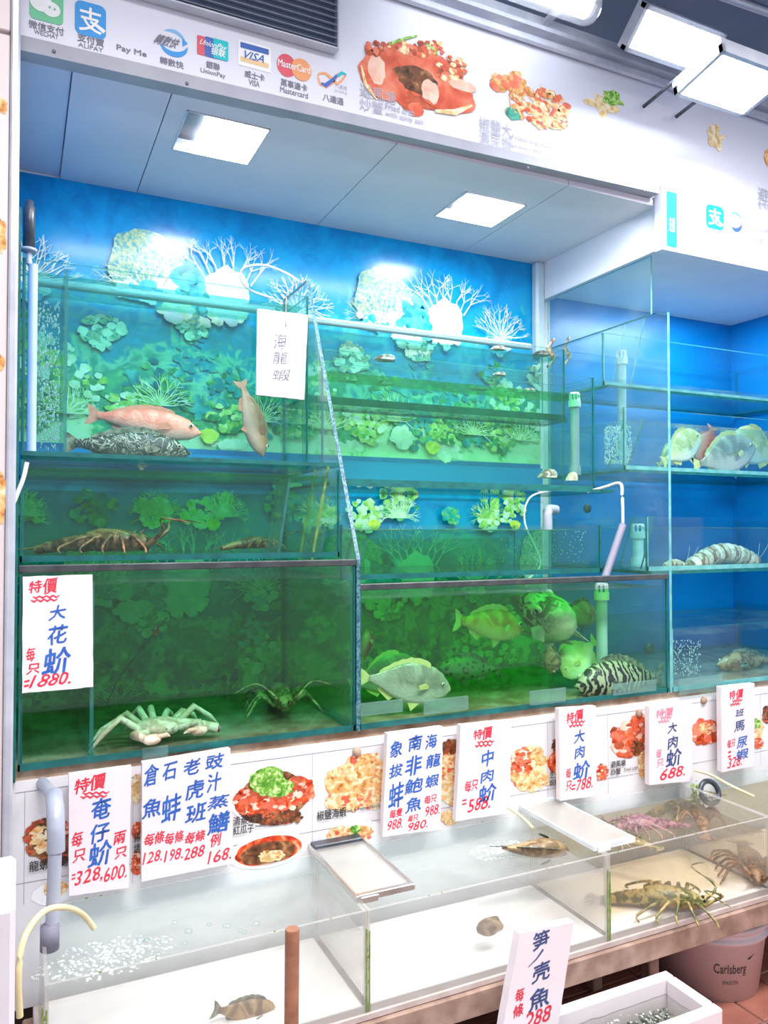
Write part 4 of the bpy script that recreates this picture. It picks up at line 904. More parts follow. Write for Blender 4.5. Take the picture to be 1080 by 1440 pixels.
for (u, v) in ((502, 1057), (899, 1003), (990, 985)):
    P = at(u, v, Yb - .004)
    build('bolt', B().lathe([(0, -.006), (.006, -.006), (.011, -.003), (.0115, .003), (0, .003)], P, 14, 0, 'y'), 'rusty', mb)
# ------------------------------------------------------------------ price cards of white foam
def card(label, q, lets, Y=1.742, th=.018, name='price_card', group='white foam price cards in front of the menu board', nails=False):
    TL, TR, BR, BL = [at(*p, Y) for p in q]
    c = (BL + BR) / 2; t = empty(name, (c.x, Y, c.z), label, 'price card', group)
    n = 10; poly = []
    for a, d in ((BL, BR), (BR, TR), (TR, TL), (TL, BL)):
        for k in range(n):
            p = a.lerp(d, k / n); 
            if k: p = p + Vector((R.uniform(-1, 1), 0, R.uniform(-1, 1))) * .0006
            poly.append(p)
    b = B().prism(poly, (0, th, 0)); build('foam_board', b, 'foam_white', t)
    bs = {}
    for it in lets:
        m = it[0]; bb = bs.setdefault(m, B())
        if it[1] == '~': stroke(bb, it[2], it[3], Y - .0007)
        else: wr(bb, it[1], it[2], it[3], it[4], it[5], Y - .0006, 0, it[6] if len(it) > 6 else .03, .12, True)
    for m, bb in bs.items(): build('lettering', bb, m, t, {'ink_red': 'red brush lettering', 'ink_pink': 'pink brush lettering', 'ink_blue': 'blue brush lettering', 'ink_dark': 'dark blue brush lettering', 'ink_grey': 'faded grey lettering', 'ink_faded': 'faint pink stains'}[m])
    return t
r_, bl_, dk, pk, gy = 'ink_red', 'ink_blue', 'ink_dark', 'ink_pink', 'ink_grey'
def wave(m, x, y, w, dy=-2):
    out = []
    for j in (0, 1):
        pts = [(x + w * k / 8 + (0 if j == 0 else -3), y + j * 5 + dy * k / 8 + (1.6 if k % 2 else -1.2)) for k in range(9)]
        out.append((m, '~', pts, [1, 3, 2, 3, 2, 3, 2.5, 2.5, 1]))
    return out
card('price card reading 328 and 600 beside the grey elbow pipe', [(97, 1090), (185, 1078), (181, 1248), (97, 1260)],
     [(r_, '特', 105, 1096, 20, 20), (r_, '價', 126, 1090, 22, 22), (bl_, '奄', 129, 1124, 26, 30), (bl_, '仔', 127, 1160, 26, 26), (bl_, '蚧', 126, 1186, 30, 34), (r_, '每', 101, 1171, 15, 21), (r_, '只', 103, 1196, 17, 17),
      (r_, '兩', 160, 1171, 16, 17), (r_, '只', 162, 1193, 16, 15), (r_, '=', 101, 1230, 5, 7), (r_, '328,', 107, 1225, 38, 22), (r_, '600.', 147, 1220, 32, 20)] + wave(r_, 116, 1116, 38))
card('widest price card, with four fish names and prices up to 288', [(200, 1073), (324, 1053), (328, 1214), (199, 1240)],
     [(bl_, '倉', 203, 1076, 20, 30), (bl_, '魚', 201, 1125, 26, 26), (bl_, '石', 229, 1074, 19, 24), (bl_, '蚌', 228, 1119, 26, 38), (bl_, '老', 259, 1069, 22, 21), (bl_, '虎', 262, 1099, 24, 26), (bl_, '班', 262, 1132, 28, 26),
      (bl_, '豉', 290, 1062, 24, 20), (bl_, '汁', 292, 1088, 19, 26), (bl_, '蒸', 293, 1121, 28, 18), (bl_, '鱔', 293, 1145, 29, 28),
      (r_, '每條', 203, 1173, 28, 17), (r_, '每條', 232, 1172, 26, 16), (r_, '每條', 261, 1171, 27, 16), (r_, '例', 296, 1174, 14, 17), (r_, '128.', 202, 1199, 27, 16), (r_, '198.', 232, 1196, 26, 16), (r_, '288', 260, 1193, 27, 16), (r_, '168.', 294, 1197, 32, 17)])
card('price card reading 988 with abalone and lobster names, right of the fried prawn picture', [(545, 1032), (623, 1022), (619, 1166), (538, 1177)],
     [(bl_, '象', 549, 1043, 17, 23), (bl_, '拔', 548, 1076, 18, 18), (bl_, '蚌', 547, 1103, 20, 34), (bl_, '南', 575, 1036, 18, 20), (bl_, '非', 571, 1065, 22, 26), (bl_, '鮑', 570, 1097, 24, 20), (bl_, '魚', 571, 1123, 22, 20),
      (bl_, '海', 599, 1034, 15, 19), (bl_, '龍', 600, 1062, 19, 18), (bl_, '蝦', 599, 1091, 18, 17), (r_, '每隻', 548, 1139, 18, 12), (r_, '988.', 545, 1154, 22, 14), (r_, '每只', 574, 1147, 14, 9), (r_, '980.', 574, 1157, 28, 12), (r_, '每只', 597, 1119, 17, 12), (r_, '988.', 598, 1134, 21, 14)])
card('price card reading 588, left of the frosted cover', [(648, 1020), (719, 1013), (717, 1143), (641, 1155)],
     [(r_, '特', 666, 1027, 12, 13), (r_, '價', 678, 1023, 14, 17), (bl_, '中', 678, 1056, 16, 22), (bl_, '肉', 677, 1084, 17, 17), (bl_, '蚧', 674, 1105, 24, 24), (r_, '每只', 654, 1098, 18, 16), (r_, '=', 650, 1125, 6, 7), (r_, '588.', 659, 1124, 31, 18)] + wave(r_, 671, 1044, 24))
card('price card reading 788, second from the right of the 588 card', [(786, 997), (838, 993), (839, 1119), (788, 1126)],
     [(r_, '特', 797, 1003, 10, 14), (r_, '價', 808, 999, 12, 15), (bl_, '大', 808, 1028, 14, 17), (bl_, '肉', 809, 1050, 13, 17), (bl_, '蚧', 807, 1073, 22, 24), (r_, '每', 796, 1081, 7, 14), (r_, '只', 796, 1099, 8, 13), (r_, '=', 804, 1104, 5, 7), (r_, '788.', 811, 1096, 23, 16)] + wave(r_, 803, 1016, 20))
card('price card reading 688, with pinker writing, beside the black ring', [(913, 994), (973, 989), (974, 1098), (913, 1104)],
     [(pk, '特', 923, 998, 11, 12), (pk, '價', 934, 996, 12, 12), (dk, '大', 940, 1017, 12, 14), (dk, '肉', 940, 1036, 13, 17), (dk, '蚧', 938, 1055, 20, 24), (pk, '每', 923, 1054, 7, 12), (pk, '只', 924, 1068, 9, 11), (r_, '688.', 930, 1082, 34, 15)] + wave(pk, 929, 1010, 16))
card('narrow price card reading 328, furthest right', [(1014, 966), (1061, 961), (1061, 1077), (1015, 1086)],
     [(r_, '特', 1026, 972, 8, 12), (r_, '價', 1035, 970, 10, 13), (dk, '班', 1035, 998, 11, 10), (dk, '馬', 1033, 1015, 14, 14), (bl_, '尿', 1037, 1037, 14, 15), (bl_, '蝦', 1036, 1055, 16, 14), (r_, '每只', 1023, 1040, 11, 12), (r_, '=', 1024, 1057, 4, 8), (r_, '328.', 1024, 1066, 20, 14)] + wave(r_, 1030, 986, 14))
card('large price card reading 1880 taped to the bottom left tank', [(32, 811), (130, 808), (131, 966), (31, 975)],
     [(r_, '特', 41, 817, 17, 17), (r_, '價', 61, 813, 19, 22), (bl_, '大', 70, 852, 22, 20), (bl_, '花', 68, 880, 26, 26), (bl_, '蚧', 62, 913, 36, 36), (r_, '每', 37, 911, 12, 19), (r_, '只', 38, 934, 18, 14), (r_, '=', 34, 957, 7, 9), (r_, '1880.', 46, 949, 56, 17)] + wave(r_, 46, 840, 38), Y=YF - .008, th=.005)
t = card('faded card with grey writing hanging on a wire before the upper left tank', [(363, 434), (433, 443), (428, 562), (361, 555)],
     [(gy, '海', 385, 468, 18, 22, .0), (gy, '龍', 384, 493, 20, 18, .0), (gy, '蝦', 384, 518, 24, 16, .0), ('ink_faded', '~', [(395, 500), (408, 472), (425, 446)], [1, 4, 3]), ('ink_faded', '~', [(421, 490), (423, 510), (419, 535)], [2, 4, 2]), ('ink_faded', '~', [(376, 452), (390, 453), (400, 452)], [1, 2, 2])], Y=2.10, th=.012)
hk = at(402, 458, 2.097); build('wire_hook', B().tube(arc([hk, at(402, 440, 2.096), at(403, 415, 2.10), at(412, 402, 2.13), at(428, 394, 2.16)]), .0016, 6).ball(hk, .003), 'wire', t)
t = card('price card reading 288 standing in the lower foam crate', [(731, 1313), (807, 1297), (784, 1450), (703, 1470)],
     [(dk, '笋', 750, 1313, 22, 24), (dk, '壳', 749, 1357, 24, 26), (dk, '魚', 745, 1394, 28, 28), (r_, '每', 725, 1392, 12, 18), (r_, '條', 722, 1415, 14, 17), (r_, '288', 739, 1425, 36, 22)], Y=1.36, th=.022, group='price cards standing in crates')
stroke_b = B(); stroke(stroke_b, [(764, 1335), (755, 1348), (743, 1360)], [3, 2, .8], 1.3592); build('lettering', stroke_b, 'ink_dark', t)
# clear clips leaning on the lower glass
for i, (x, y, w_, h) in enumerate(((200, 1052, 36, 16), (500, 990, 66, 18), (596, 985, 62, 20), (745, 972, 50, 20), (862, 962, 60, 16), (955, 955, 60, 22))):
    P = at(x, y + h, YF - .006); Q = at(x + w_, y + h, YF - .006); T_ = at(x, y, YF - .006)
    build('card_clip', B().bbox(P.x, Q.x, YF - .010, YF - .003, P.z, T_.z, .001), 'clip_clear', None, 'clear card clip stuck low on the glass ' + ['behind the widest price card', 'under the silver fish', 'right of the silver fish', 'left of the banded grouper', 'below the banded grouper', 'in the blue bay'][i], 'clip', 'clear card clips')
#@@LOW
# ------------------------------------------------------------------ low counter tanks
XQ = [0.048, 0.652, 1.283, 1.845, 2.75]
glow = 'clear low tanks on the counter'
lbls = ['long low tank at the left, pipe and yellow hose bubbling in it', 'low tank of bare white bottom between the steel cover and the frosted cover', 'low tank of lobsters with the black ring, right of the frosted cover', 'low tank at the far right behind the narrow 328 card']
for i in range(4):
    tank(lbls[i], XQ[i] + .001, XQ[i + 1] - .001, YL0, YL1, ZLB, ZL, ZL - .04, ['water_milky', 'water_milky', 'water_murky', 'water_murky'][i], glow, g='acrylic', edge='acrylic_frost', th=.007,
         name='low_tank', surface=['ripple_clear', 'ripple_clear', 'ripple_brown', 'ripple_brown'][i], base='base_white', seam='acrylic_frost')
for i, x in enumerate((XQ[0], XQ[1], XQ[2])):
    b = B().box(x - .004, x - .001, YL0 - .003, YL0 - .0005, ZLB + .002, ZL - .035).box(x + .003, x + .0055, YL0 - .003, YL0 - .0005, ZLB + .002, ZL - .04)
    for k in range(16): z = R.uniform(ZLB, ZL - .05); b.ball((x + R.uniform(-.004, .006), YL0 - .002, z), R.uniform(.001, .0028), .001, R.uniform(.002, .006), 6, 4)
    build('algae_seam', b, 'algae_edge', None, ['mossy green seam at the left end of the low tanks', 'mossy green seam below the steel cover', 'mossy seam below the frosted cover'][i], 'seam', 'mossy seams of the low tanks')
build('tank_bottom', B().bbox(XQ[0] - .01, XQ[-1], YL0 - .004, YL1 + .01, ZLB - .016, ZLB - .001, .002), 'rail_edge', None, 'pale board carrying the row of low tanks', 'board')
rail = empty('tank_stand', (1.2, 1.5, 0), 'brown wooden stand under the row of low tanks', 'stand')
build('front_rail', B().bbox(XQ[0] - .03, XQ[-1], YL0 - .012, YL0 + .02, .245, ZLB - .0165, .003), 'wood_rail', rail)
build('rear_rail', B().bbox(XQ[0] - .03, XQ[-1], YL1 - .03, YL1, .245, ZLB - .0165, .003), 'wood_rail', rail)
for x in (.06, .62, 1.47, 2.3):
    for y in (YL0 + .06, YL1 - .03): build('leg', B().bbox(x, x + .035, y, y + .03, 0, .2445, .003), 'wood_rail', rail)
# bits of dirt on the rims
b = B()
for k in range(26): b.ball((R.uniform(.1, 2.3), R.choice([YL0 + .003, YL1 - .003, YL1 - .003]), ZL + .001), R.uniform(.001, .004), .002, .0015, 6, 4)
build('algae_spot', b, 'algae_edge', None, 'dark specks of algae along the rims of the low tanks', 'algae', kind='stuff')
def lid(lbl, q, z, frame, end, glass):
    A, Bq, C, D = [atz(*p, z) for p in q]   # rear-left, rear-right, front-right, front-left
    A = Vector(((A.x + D.x) / 2, A.y, z)); D = Vector((A.x, D.y, z)); xr = (Bq.x + C.x) / 2; y1 = (A.y + Bq.y) / 2; y0 = (C.y + D.y) / 2; x0 = A.x
    t = empty('cover_sheet', ((x0 + xr) / 2, (y0 + y1) / 2, ZL), lbl, 'cover'); zt = ZL + .002
    build('plate', B().box(x0 + .003, xr - .003, y0 + .01, y1 - .01, zt + .006, zt + .010), glass, t)
    build('side_rail', B().bbox(x0, x0 + .006, y0, y1, zt, zt + .013, .001), frame, t); build('side_rail', B().bbox(xr - .006, xr, y0, y1, zt, zt + .013, .001), frame, t)
    build('front_rail', B().bbox(x0 + .006, xr - .006, y0, y0 + .012, zt, zt + .014, .001).bbox(x0 + .01, x0 + .05, y0 - .003, y0, zt - .004, zt + .01, .001), frame, t)
    build('rear_rail', B().bbox(x0 + .006, xr - .006, y1 - .03, y1, zt, zt + .018, .002), end, t)
lid('steel-grey cover with a dark rear end lying across the low tanks', [(432, 1187), (507, 1174), (583, 1242), (503, 1262)], ZL + .015, 'steel', 'dark_plastic', 'acrylic_frost')
lid('frosted cover with a white frame lying across the low tanks', [(725, 1127), (783, 1117), (888, 1180), (830, 1190)], ZL + .015, 'pvc_white', 'pvc_white', 'acrylic_frost')
P = atz(1078, 1062, ZL + .015)
build('cover_sheet', B().bbox(P.x - .02, P.x + .14, 1.50, 1.74, ZL + .001, ZL + .012, .002), 'pvc_white', None, 'white cover sheet lying at the far right of the low tanks', 'cover')
# foam and bubbles
def foam(lbl, cx, cy, rx, ry, n, z, r0=.0015, r1=.006):
    b = B()
    for k in range(n):
        a = R.uniform(0, 2 * PI); q = R.random() ** .7; r = R.uniform(r0, r1)
        b.ball((cx + rx * q * cos(a), cy + ry * q * sin(a), z), r, r, r * .5, 7, 4)
    build('foam', b, 'foam', None, lbl, 'foam', kind='stuff')
zw = ZL - .038
foam('foaming water where the elbow pipe fills the low tank', .16, 1.57, .13, .07, 420, zw, .001, .0045)
foam('white foam churning left of the frosted cover', 1.12, 1.66, .09, .05, 150, zw)
for i in range(14):
    P = Vector((R.uniform(.22, .48), R.uniform(1.50, 1.66), zw + .001)); r = R.uniform(.005, .009)
    build('bubble', B().ball(P, r, r, r * .55, 12, 6), 'bubble', None, 'clear bubble floating on the low left tank', 'bubble', 'bubbles on the low left tank')
# ------------------------------------------------------------------ things on the floor and in front
def crate(lbl, x0, x1, y0, y1, z1, wm, inner):
    t = empty('foam_crate', ((x0 + x1) / 2, (y0 + y1) / 2, 0), lbl, 'crate'); th = .028
    b = B().bbox(x0, x1, y0, y0 + th, .0, z1, .004).bbox(x0, x1, y1 - th, y1, .0, z1, .004).bbox(x0, x0 + th, y0 + th, y1 - th, .0, z1, .004).bbox(x1 - th, x1, y0 + th, y1 - th, .0, z1, .004).box(x0 + th, x1 - th, y0 + th, y1 - th, .0, .03)
    build('box', b, 'foam_white', t)
    w = B(); n1, n2 = 24, 16; X0, X1, Yq0, Yq1 = x0 + th + .001, x1 - th - .001, y0 + th + .001, y1 - th - .001; vs = []
    for j in range(n2 + 1):
        for i in range(n1 + 1):
            x = X0 + (X1 - X0) * i / n1; y = Yq0 + (Yq1 - Yq0) * j / n2; vs.append((x, y, z1 - .035 + .005 * noise.noise(Vector((x * 30, y * 30, 0)))))
    w.add(vs, [(j * (n1 + 1) + i, j * (n1 + 1) + i + 1, (j + 1) * (n1 + 1) + i + 1, (j + 1) * (n1 + 1) + i) for j in range(n2) for i in range(n1)], 0, True)
    build('water', w, wm, t); return t
crate('white foam crate of dark clams under the stand, right of the lower price card', .93, 1.44, 1.255, 1.425, .225, 'water_dark', 0)
crate('white foam crate of dark clams behind the lower price card', .45, .90, 1.255, 1.425, .20, 'water_dark', 0)
def clams(n, x0, x1, y0, y1, z, lbl, grp):
    src = None
    for k in range(n):
        if src is None:
            b = B()
            b.ball((0, 0, .004), .017, .013, .0075, 12, 6, 0, .15)
            src = build('clam', b, 'clam_dark', None, lbl, 'clam', grp, origin=(0, 0, 0)); o = src
        else: o = src.copy(); COL.objects.link(o)
        o.location = (R.uniform(x0, x1), R.uniform(y0, y1), z + R.uniform(0, .02)); o.rotation_euler = (R.uniform(-.5, .5), R.uniform(-.5, .5), R.uniform(0, 6))
clams(70, .99, 1.38, 1.31, 1.37, .16, 'dark clam among its like in the right foam crate', 'clams in the right foam crate')
clams(40, .50, .86, 1.31, 1.37, .14, 'dark clam among its like in the left foam crate', 'clams in the left foam crate')
foam('small bubbles over the clams in the right foam crate', 1.18, 1.34, .19, .045, 160, .192, .001, .004)
foam('small bubbles over the clams in the left foam crate', .68, 1.34, .17, .045, 90, .167, .001, .003)
b = B().bbox(-.30, .018, 1.02, 1.20, 0, .757, .006); P = at(22, 1275, 1.05)
b = B().bbox(P.x - .30, P.x, 1.05, 1.22, 0.30, P.z, .006).bbox(P.x - .30, P.x - .002, 1.052, 1.218, 0.0, .298, .006)
build('foam_crate', b, 'foam_white', None, 'tall stack of white foam crates at the left edge', 'crate')
P = at(411, 1306, 1.38)
build('wooden_stick', B().tube([(P.x + .003, 1.40, .0), (P.x, 1.38, P.z - .002), (P.x, 1.38, P.z)], [.0135, .0135, .0125], 14), 'wood_stick', None, 'upright brown wooden stick in front of the low left tank', 'stick')
# bucket
P = atz(1050, 1413, 0); bx, by = P.x + .02, P.y + .15
bk = empty('bucket', (bx, by, 0), 'pale pink beer bucket standing on the tiles under the stand', 'bucket')
build('shell', B().lathe([(0, .004), (.128, .004), (.134, .0), (.156, .165), (.164, .166), (.164, .176), (.158, .178), (.161, .195), (.169, .196), (.170, .206), (.164, .212), (.158, .206), (.150, .17), (.130, .012), (0, .012)], (bx, by, 0), 40), 'bucket_pink', bk)
b = B()
def onb(s, a0, wdt, z, h):
    vs, fs = glyph(s, .01); out = []
    for x, y in vs:
        zz_ = z + h * y; r = .134 + (.156 - .134) * zz_ / .165 + .001; a = a0 + wdt * (x - .5); out.append((bx + r * sin(a), by - r * cos(a), zz_))
    b.add(out, fs)
onb('Carlsberg', -.42, .62, .075, .036); onb('SMOOTH', -.42, .30, .052, .010)
for k in range(5): 
    a = -.05 + .03 * k; r = .1495; b.ball((bx + r * sin(a), by - r * cos(a), .122 + .003 * k), .006, .002, .003, 8, 4)
build('lettering', b, 'print_black', bk, 'dark green brewery lettering')
#@@ANIMALS
# ------------------------------------------------------------------ animals
PROF = {  # s, half height, half width  (nose -> tail root)
    'long': [(0, .02, .02), (.05, .22, .16), (.12, .40, .28), (.22, .52, .34), (.36, .58, .36), (.50, .54, .32), (.64, .42, .24), (.76, .28, .16), (.86, .17, .09), (.92, .14, .06)],
    'deep': [(0, .10, .03), (.04, .34, .10), (.10, .58, .16), (.20, .82, .20), (.34, .97, .22), (.48, .93, .20), (.62, .72, .16), (.74, .44, .11), (.84, .22, .06), (.90, .13, .04)]}
def fish(name, label, cat, tail, head, Y, ratio, skin, fin, prof='long', yaw=0.0, group=None, roll=0.0, Yh=None, finstyle=1.0):
    T, Hd = at(*tail, Y), at(*head, Y if Yh is None else Yh); L = (Hd - T).length; fx = (Hd - T).normalized()
    fx = Matrix.Rotation(yaw, 3, 'Z') @ fx
    up0 = Vector((0, 0, 1)) if abs(fx.z) < .8 else Vector((1, 0, 0))
    fy = up0.cross(fx).normalized(); up = fx.cross(fy); 
    if roll: 
        q = Matrix.Rotation(roll, 3, fx); up = q @ up; fy = q @ fy
    c = (T + Hd) / 2; M4 = Matrix(((fx.x, fy.x, up.x, c.x), (fx.y, fy.y, up.y, c.y), (fx.z, fy.z, up.z, c.z), (0, 0, 0, 1)))
    t = empty(name, None, label, cat, group, M4)
    hh = L * ratio / 2 / (.58 if prof == 'long' else .98); b = B(); seg = 14; vs = []; pr = PROF[prof]
    def ctr(s): return Vector((L * (.5 - s), L * .015 * sin(s * 6), (-.04 * hh if s < .1 else 0)))
    # dense stations
    ST = []
    for i in range(len(pr) - 1):
        for k in range(3): q = k / 3; ST.append(tuple(pr[i][j] + (pr[i + 1][j] - pr[i][j]) * q for j in range(3)))
    ST.append(pr[-1])
    for s, h, w in ST:
        c_ = ctr(s)
        for k in range(seg):
            a = 2 * PI * k / seg; ca, sa = cos(a), sin(a)
            vs.append(c_ + Vector((0, hh * w * ca * (1 - .25 * max(0, sa)), hh * h * sa * (1.05 if sa > 0 else .95))))
    n = len(ST)
    b.add(vs, [(i * seg + k, i * seg + (k + 1) % seg, (i + 1) * seg + (k + 1) % seg, (i + 1) * seg + k) for i in range(n - 1) for k in range(seg)], 0, True)
    b.add(vs[:seg], [list(range(seg))]); b.add(vs[-seg:], [list(range(seg))])
    build('body', b, skin, t)
    def fan(pts, y=0, th=.0015):
        poly = [Vector((x, y, z)) for x, z in pts]; return B().prism([p - Vector((0, th / 2, 0)) for p in poly], (0, th, 0))
    x9 = L * (.5 - .90); h9 = hh * .13; tl = L * .11; th_ = hh * .42 * finstyle
    build('tail_fin', fan([(x9 + .01 * L, h9 * .9), (x9 - tl * .6, th_ * .8), (x9 - tl * 1.1, th_), (x9 - tl * .8, 0), (x9 - tl * 1.1, -th_), (x9 - tl * .6, -th_ * .8), (x9 + .01 * L, -h9 * .9)]), fin, t)
    # spiny dorsal
    pts = []; bot = []; m = 12; hp = lambda s: next(((pr[i][1] + (pr[i + 1][1] - pr[i][1]) * (s - pr[i][0]) / (pr[i + 1][0] - pr[i][0])) for i in range(len(pr) - 1) if pr[i][0] <= s <= pr[i + 1][0]), .1) * hh * 1.05
    for k in range(m + 1):
        s = .26 + .54 * k / m; pts.append((L * (.5 - s), hp(s) + hh * .20 * finstyle * (sin(PI * (k + .6) / (m + 1.2)) ** .5) * (1 if k % 2 else .78))); bot.append((L * (.5 - s), hp(s) * .85))
    build('dorsal_fin', fan(pts + bot[::-1]), fin, t)
    pts = [(L * (.5 - .60), -hp(.60) * .85), (L * (.5 - .66), -hp(.66) - hh * .20), (L * (.5 - .78), -hp(.78) - hh * .10), (L * (.5 - .80), -hp(.80) * .8)]
    build('anal_fin', fan(pts), fin, t)
    pts = [(L * (.5 - .32), -hp(.32) * .85), (L * (.5 - .40), -hp(.40) - hh * .22), (L * (.5 - .46), -hp(.46) * .8)]
    build('pelvic_fin', fan(pts), fin, t)
    for s in (-1, 1):
        wv = hh * (.34 if prof == 'long' else .25) * s; x0 = L * (.5 - .27)
        bb = B().prism([(x0, wv, 0), (x0 - .05 * L, wv * 1.3, .12 * hh), (x0 - .13 * L, wv * 1.6, .0), (x0 - .11 * L, wv * 1.5, -.2 * hh), (x0 - .02 * L, wv * 1.1, -.12 * hh)], (0, .001 * s, 0)); build('pectoral_fin', bb, fin, t)
        ez = hh * .16; ew = hh * (.22 if prof == 'long' else .145); ex = L * (.5 - .105)
        e = build('eye', B().ball((ex, ew * s, ez), hh * .085, hh * .05, hh * .085, 12, 8), 'eye_white', t)
        build('pupil', B().ball((ex, (ew + hh * .035) * s, ez), hh * .045, hh * .03, hh * .045, 10, 6), 'eye_black', e)
    build('mouth', B().tube([(L * .495, hh * .05, -.05 * hh), (L * .505, 0, -.045 * hh), (L * .495, -hh * .05, -.05 * hh)], hh * .03, 6), 'fin_dark' if skin in ('skin_band', 'skin_tiger') else fin, t)
    return t
gC = 'fish of the upper left tank'
fish('snapper', 'long pink fish swimming level above the dark grouper', 'fish', (124, 581), (282, 609), 2.22, .27, 'skin_pink', 'fin_pink', yaw=-.10, group=gC)
fish('snapper', 'pink fish nose down at the right end of the upper left tank', 'fish', (338, 536), (371, 641), 2.24, .36, 'skin_rose', 'fin_pink', roll=-.5, group=gC)
fish('grouper', 'dark marbled grouper lying on the floor of the upper left tank', 'fish', (90, 622), (268, 636), 2.19, .27, 'skin_tiger', 'fin_dark', group=gC)
gD = 'fish of the centre tank'
fish('grouper', 'black and cream banded grouper at the right end of the centre tank', 'fish', (935, 951), (806, 962), 1.86, .34, 'skin_band', 'fin_dark', yaw=.06, group=gD)
fish('grouper', 'speckled grouper hanging high in the centre tank, face to the glass', 'fish', (758, 900), (778, 846), 2.05, .95, 'skin_spot', 'fin_grey', roll=.9, Yh=1.90, group=gD)
fish('snapper', 'orange fish swimming level in the middle of the centre tank', 'fish', (640, 872), (735, 884), 2.00, .40, 'skin_orange', 'fin_yellow', group=gD)
fish('sea_bream', 'large silver fish facing right at the lower left of the centre tank', 'fish', (505, 952), (633, 968), 1.86, .42, 'skin_silver', 'fin_yellow', 'deep', group=gD)
fish('sea_bream', 'dull silver fish behind the large silver one in the centre tank', 'fish', (492, 966), (590, 936), 2.0, .52, 'skin_silver', 'fin_yellow', 'deep', group=gD)
fish('snapper', 'small orange-red fish at the left end of the centre tank', 'fish', (512, 930), (518, 885), 2.05, .55, 'skin_red', 'fin_pink', roll=.4, group=gD)
fish('grouper', 'small dark spotted fish right of the silver fish', 'fish', (705, 942), (618, 938), 2.05, .33, 'skin_dark', 'fin_dark', group=gD)
fish('sea_bream', 'pale yellow-bellied fish beside the standpipe of the centre tank', 'fish', (838, 900), (792, 950), 1.95, .70, 'skin_paleyellow', 'fin_yellow', 'deep', roll=.4, group=gD)
cf = fish('catfish', 'small brown whiskered fish left of the pale yellow one', 'fish', (772, 905), (777, 948), 1.93, .52, 'skin_brown', 'fin_dark', roll=.8, group=gD)
fish('snapper', 'dull red fish high behind the standpipe of the centre tank', 'fish', (790, 862), (838, 866), 2.15, .62, 'skin_rose', 'fin_dark', group=gD)
gI = 'fish of the pale yellow fish tank'
fish('sea_bream', 'pale yellow fish nearest the leaning plate in the blue bay', 'fish', (932, 650), (985, 612), 2.10, .55, 'skin_paleyellow', 'fin_yellow', 'deep', group=gI)
fish('sea_bream', 'pale silver fish right of the red one in the blue bay', 'fish', (975, 655), (1062, 628), 2.10, .45, 'skin_silver', 'fin_yellow', 'deep', group=gI)
fish('sea_bream', 'pale yellow fish at the right edge of the blue bay', 'fish', (1095, 650), (1030, 612), 2.2, .55, 'skin_paleyellow', 'fin_yellow', 'deep', group=gI)
fish('sea_bream', 'small pale fish low at the left of the red one in the blue bay', 'fish', (925, 655), (958, 630), 2.2, .6, 'skin_paleyellow', 'fin_yellow', 'deep', group=gI)
fish('red_fish', 'bright red fish upright among the pale yellow ones', 'fish', (1002, 600), (985, 652), 2.24, .75, 'skin_red', 'fin_pink', 'deep', roll=.2, group=gI)
fish('brown_fish', 'brown fish in the lowest tank of the blue bay', 'fish', (1090, 928), (1008, 934), 1.95, .26, 'skin_brown', 'fin_dark')
def shrimp(label, tail, head, Y, fat):
    T, Hd = at(*tail, Y), at(*head, Y); L = (Hd - T).length; t = empty('mantis_shrimp', ((T.x + Hd.x) / 2, Y, min(T.z, Hd.z)), label, 'shrimp', 'striped shrimps of the blue bay'); n = 12
    for k in range(n):
        a, c = k / n, (k + 1) / n
        pt = lambda s: T.lerp(Hd, s) + Vector((0, 0, L * .12 * sin(PI * s)))
        r = L * fat * (.6 + .4 * sin(PI * (.15 + .8 * a)))
        build('segment', B().tube([pt(a), pt(a + .7 / n), pt(c)], [r * .9, r, r * .86], 12), 'skin_shrimp' if k % 2 else 'shell_pale', t)
    b = B()
    for k in range(8):
        p = T.lerp(Hd, .2 + .09 * k); b.tube([p, p + Vector((.004, -.012, -.012)), p + Vector((.006, -.016, -.026))], [.002, .0015, .0008], 5)
    for k in (-1, 1): b.tube(arc([Hd, Hd + Vector((.03, .01 * k, .03)), Hd + Vector((.05, .02 * k, .07))]), .0008, 5)
    build('legs', b, 'shell_pale', t)
shrimp('large striped shrimp curled at the right of the shrimp tank', (972, 796), (1062, 790), 2.02, .115)
shrimp('small striped shrimp left of the large one in the shrimp tank', (935, 796), (962, 796), 2.02, .16)
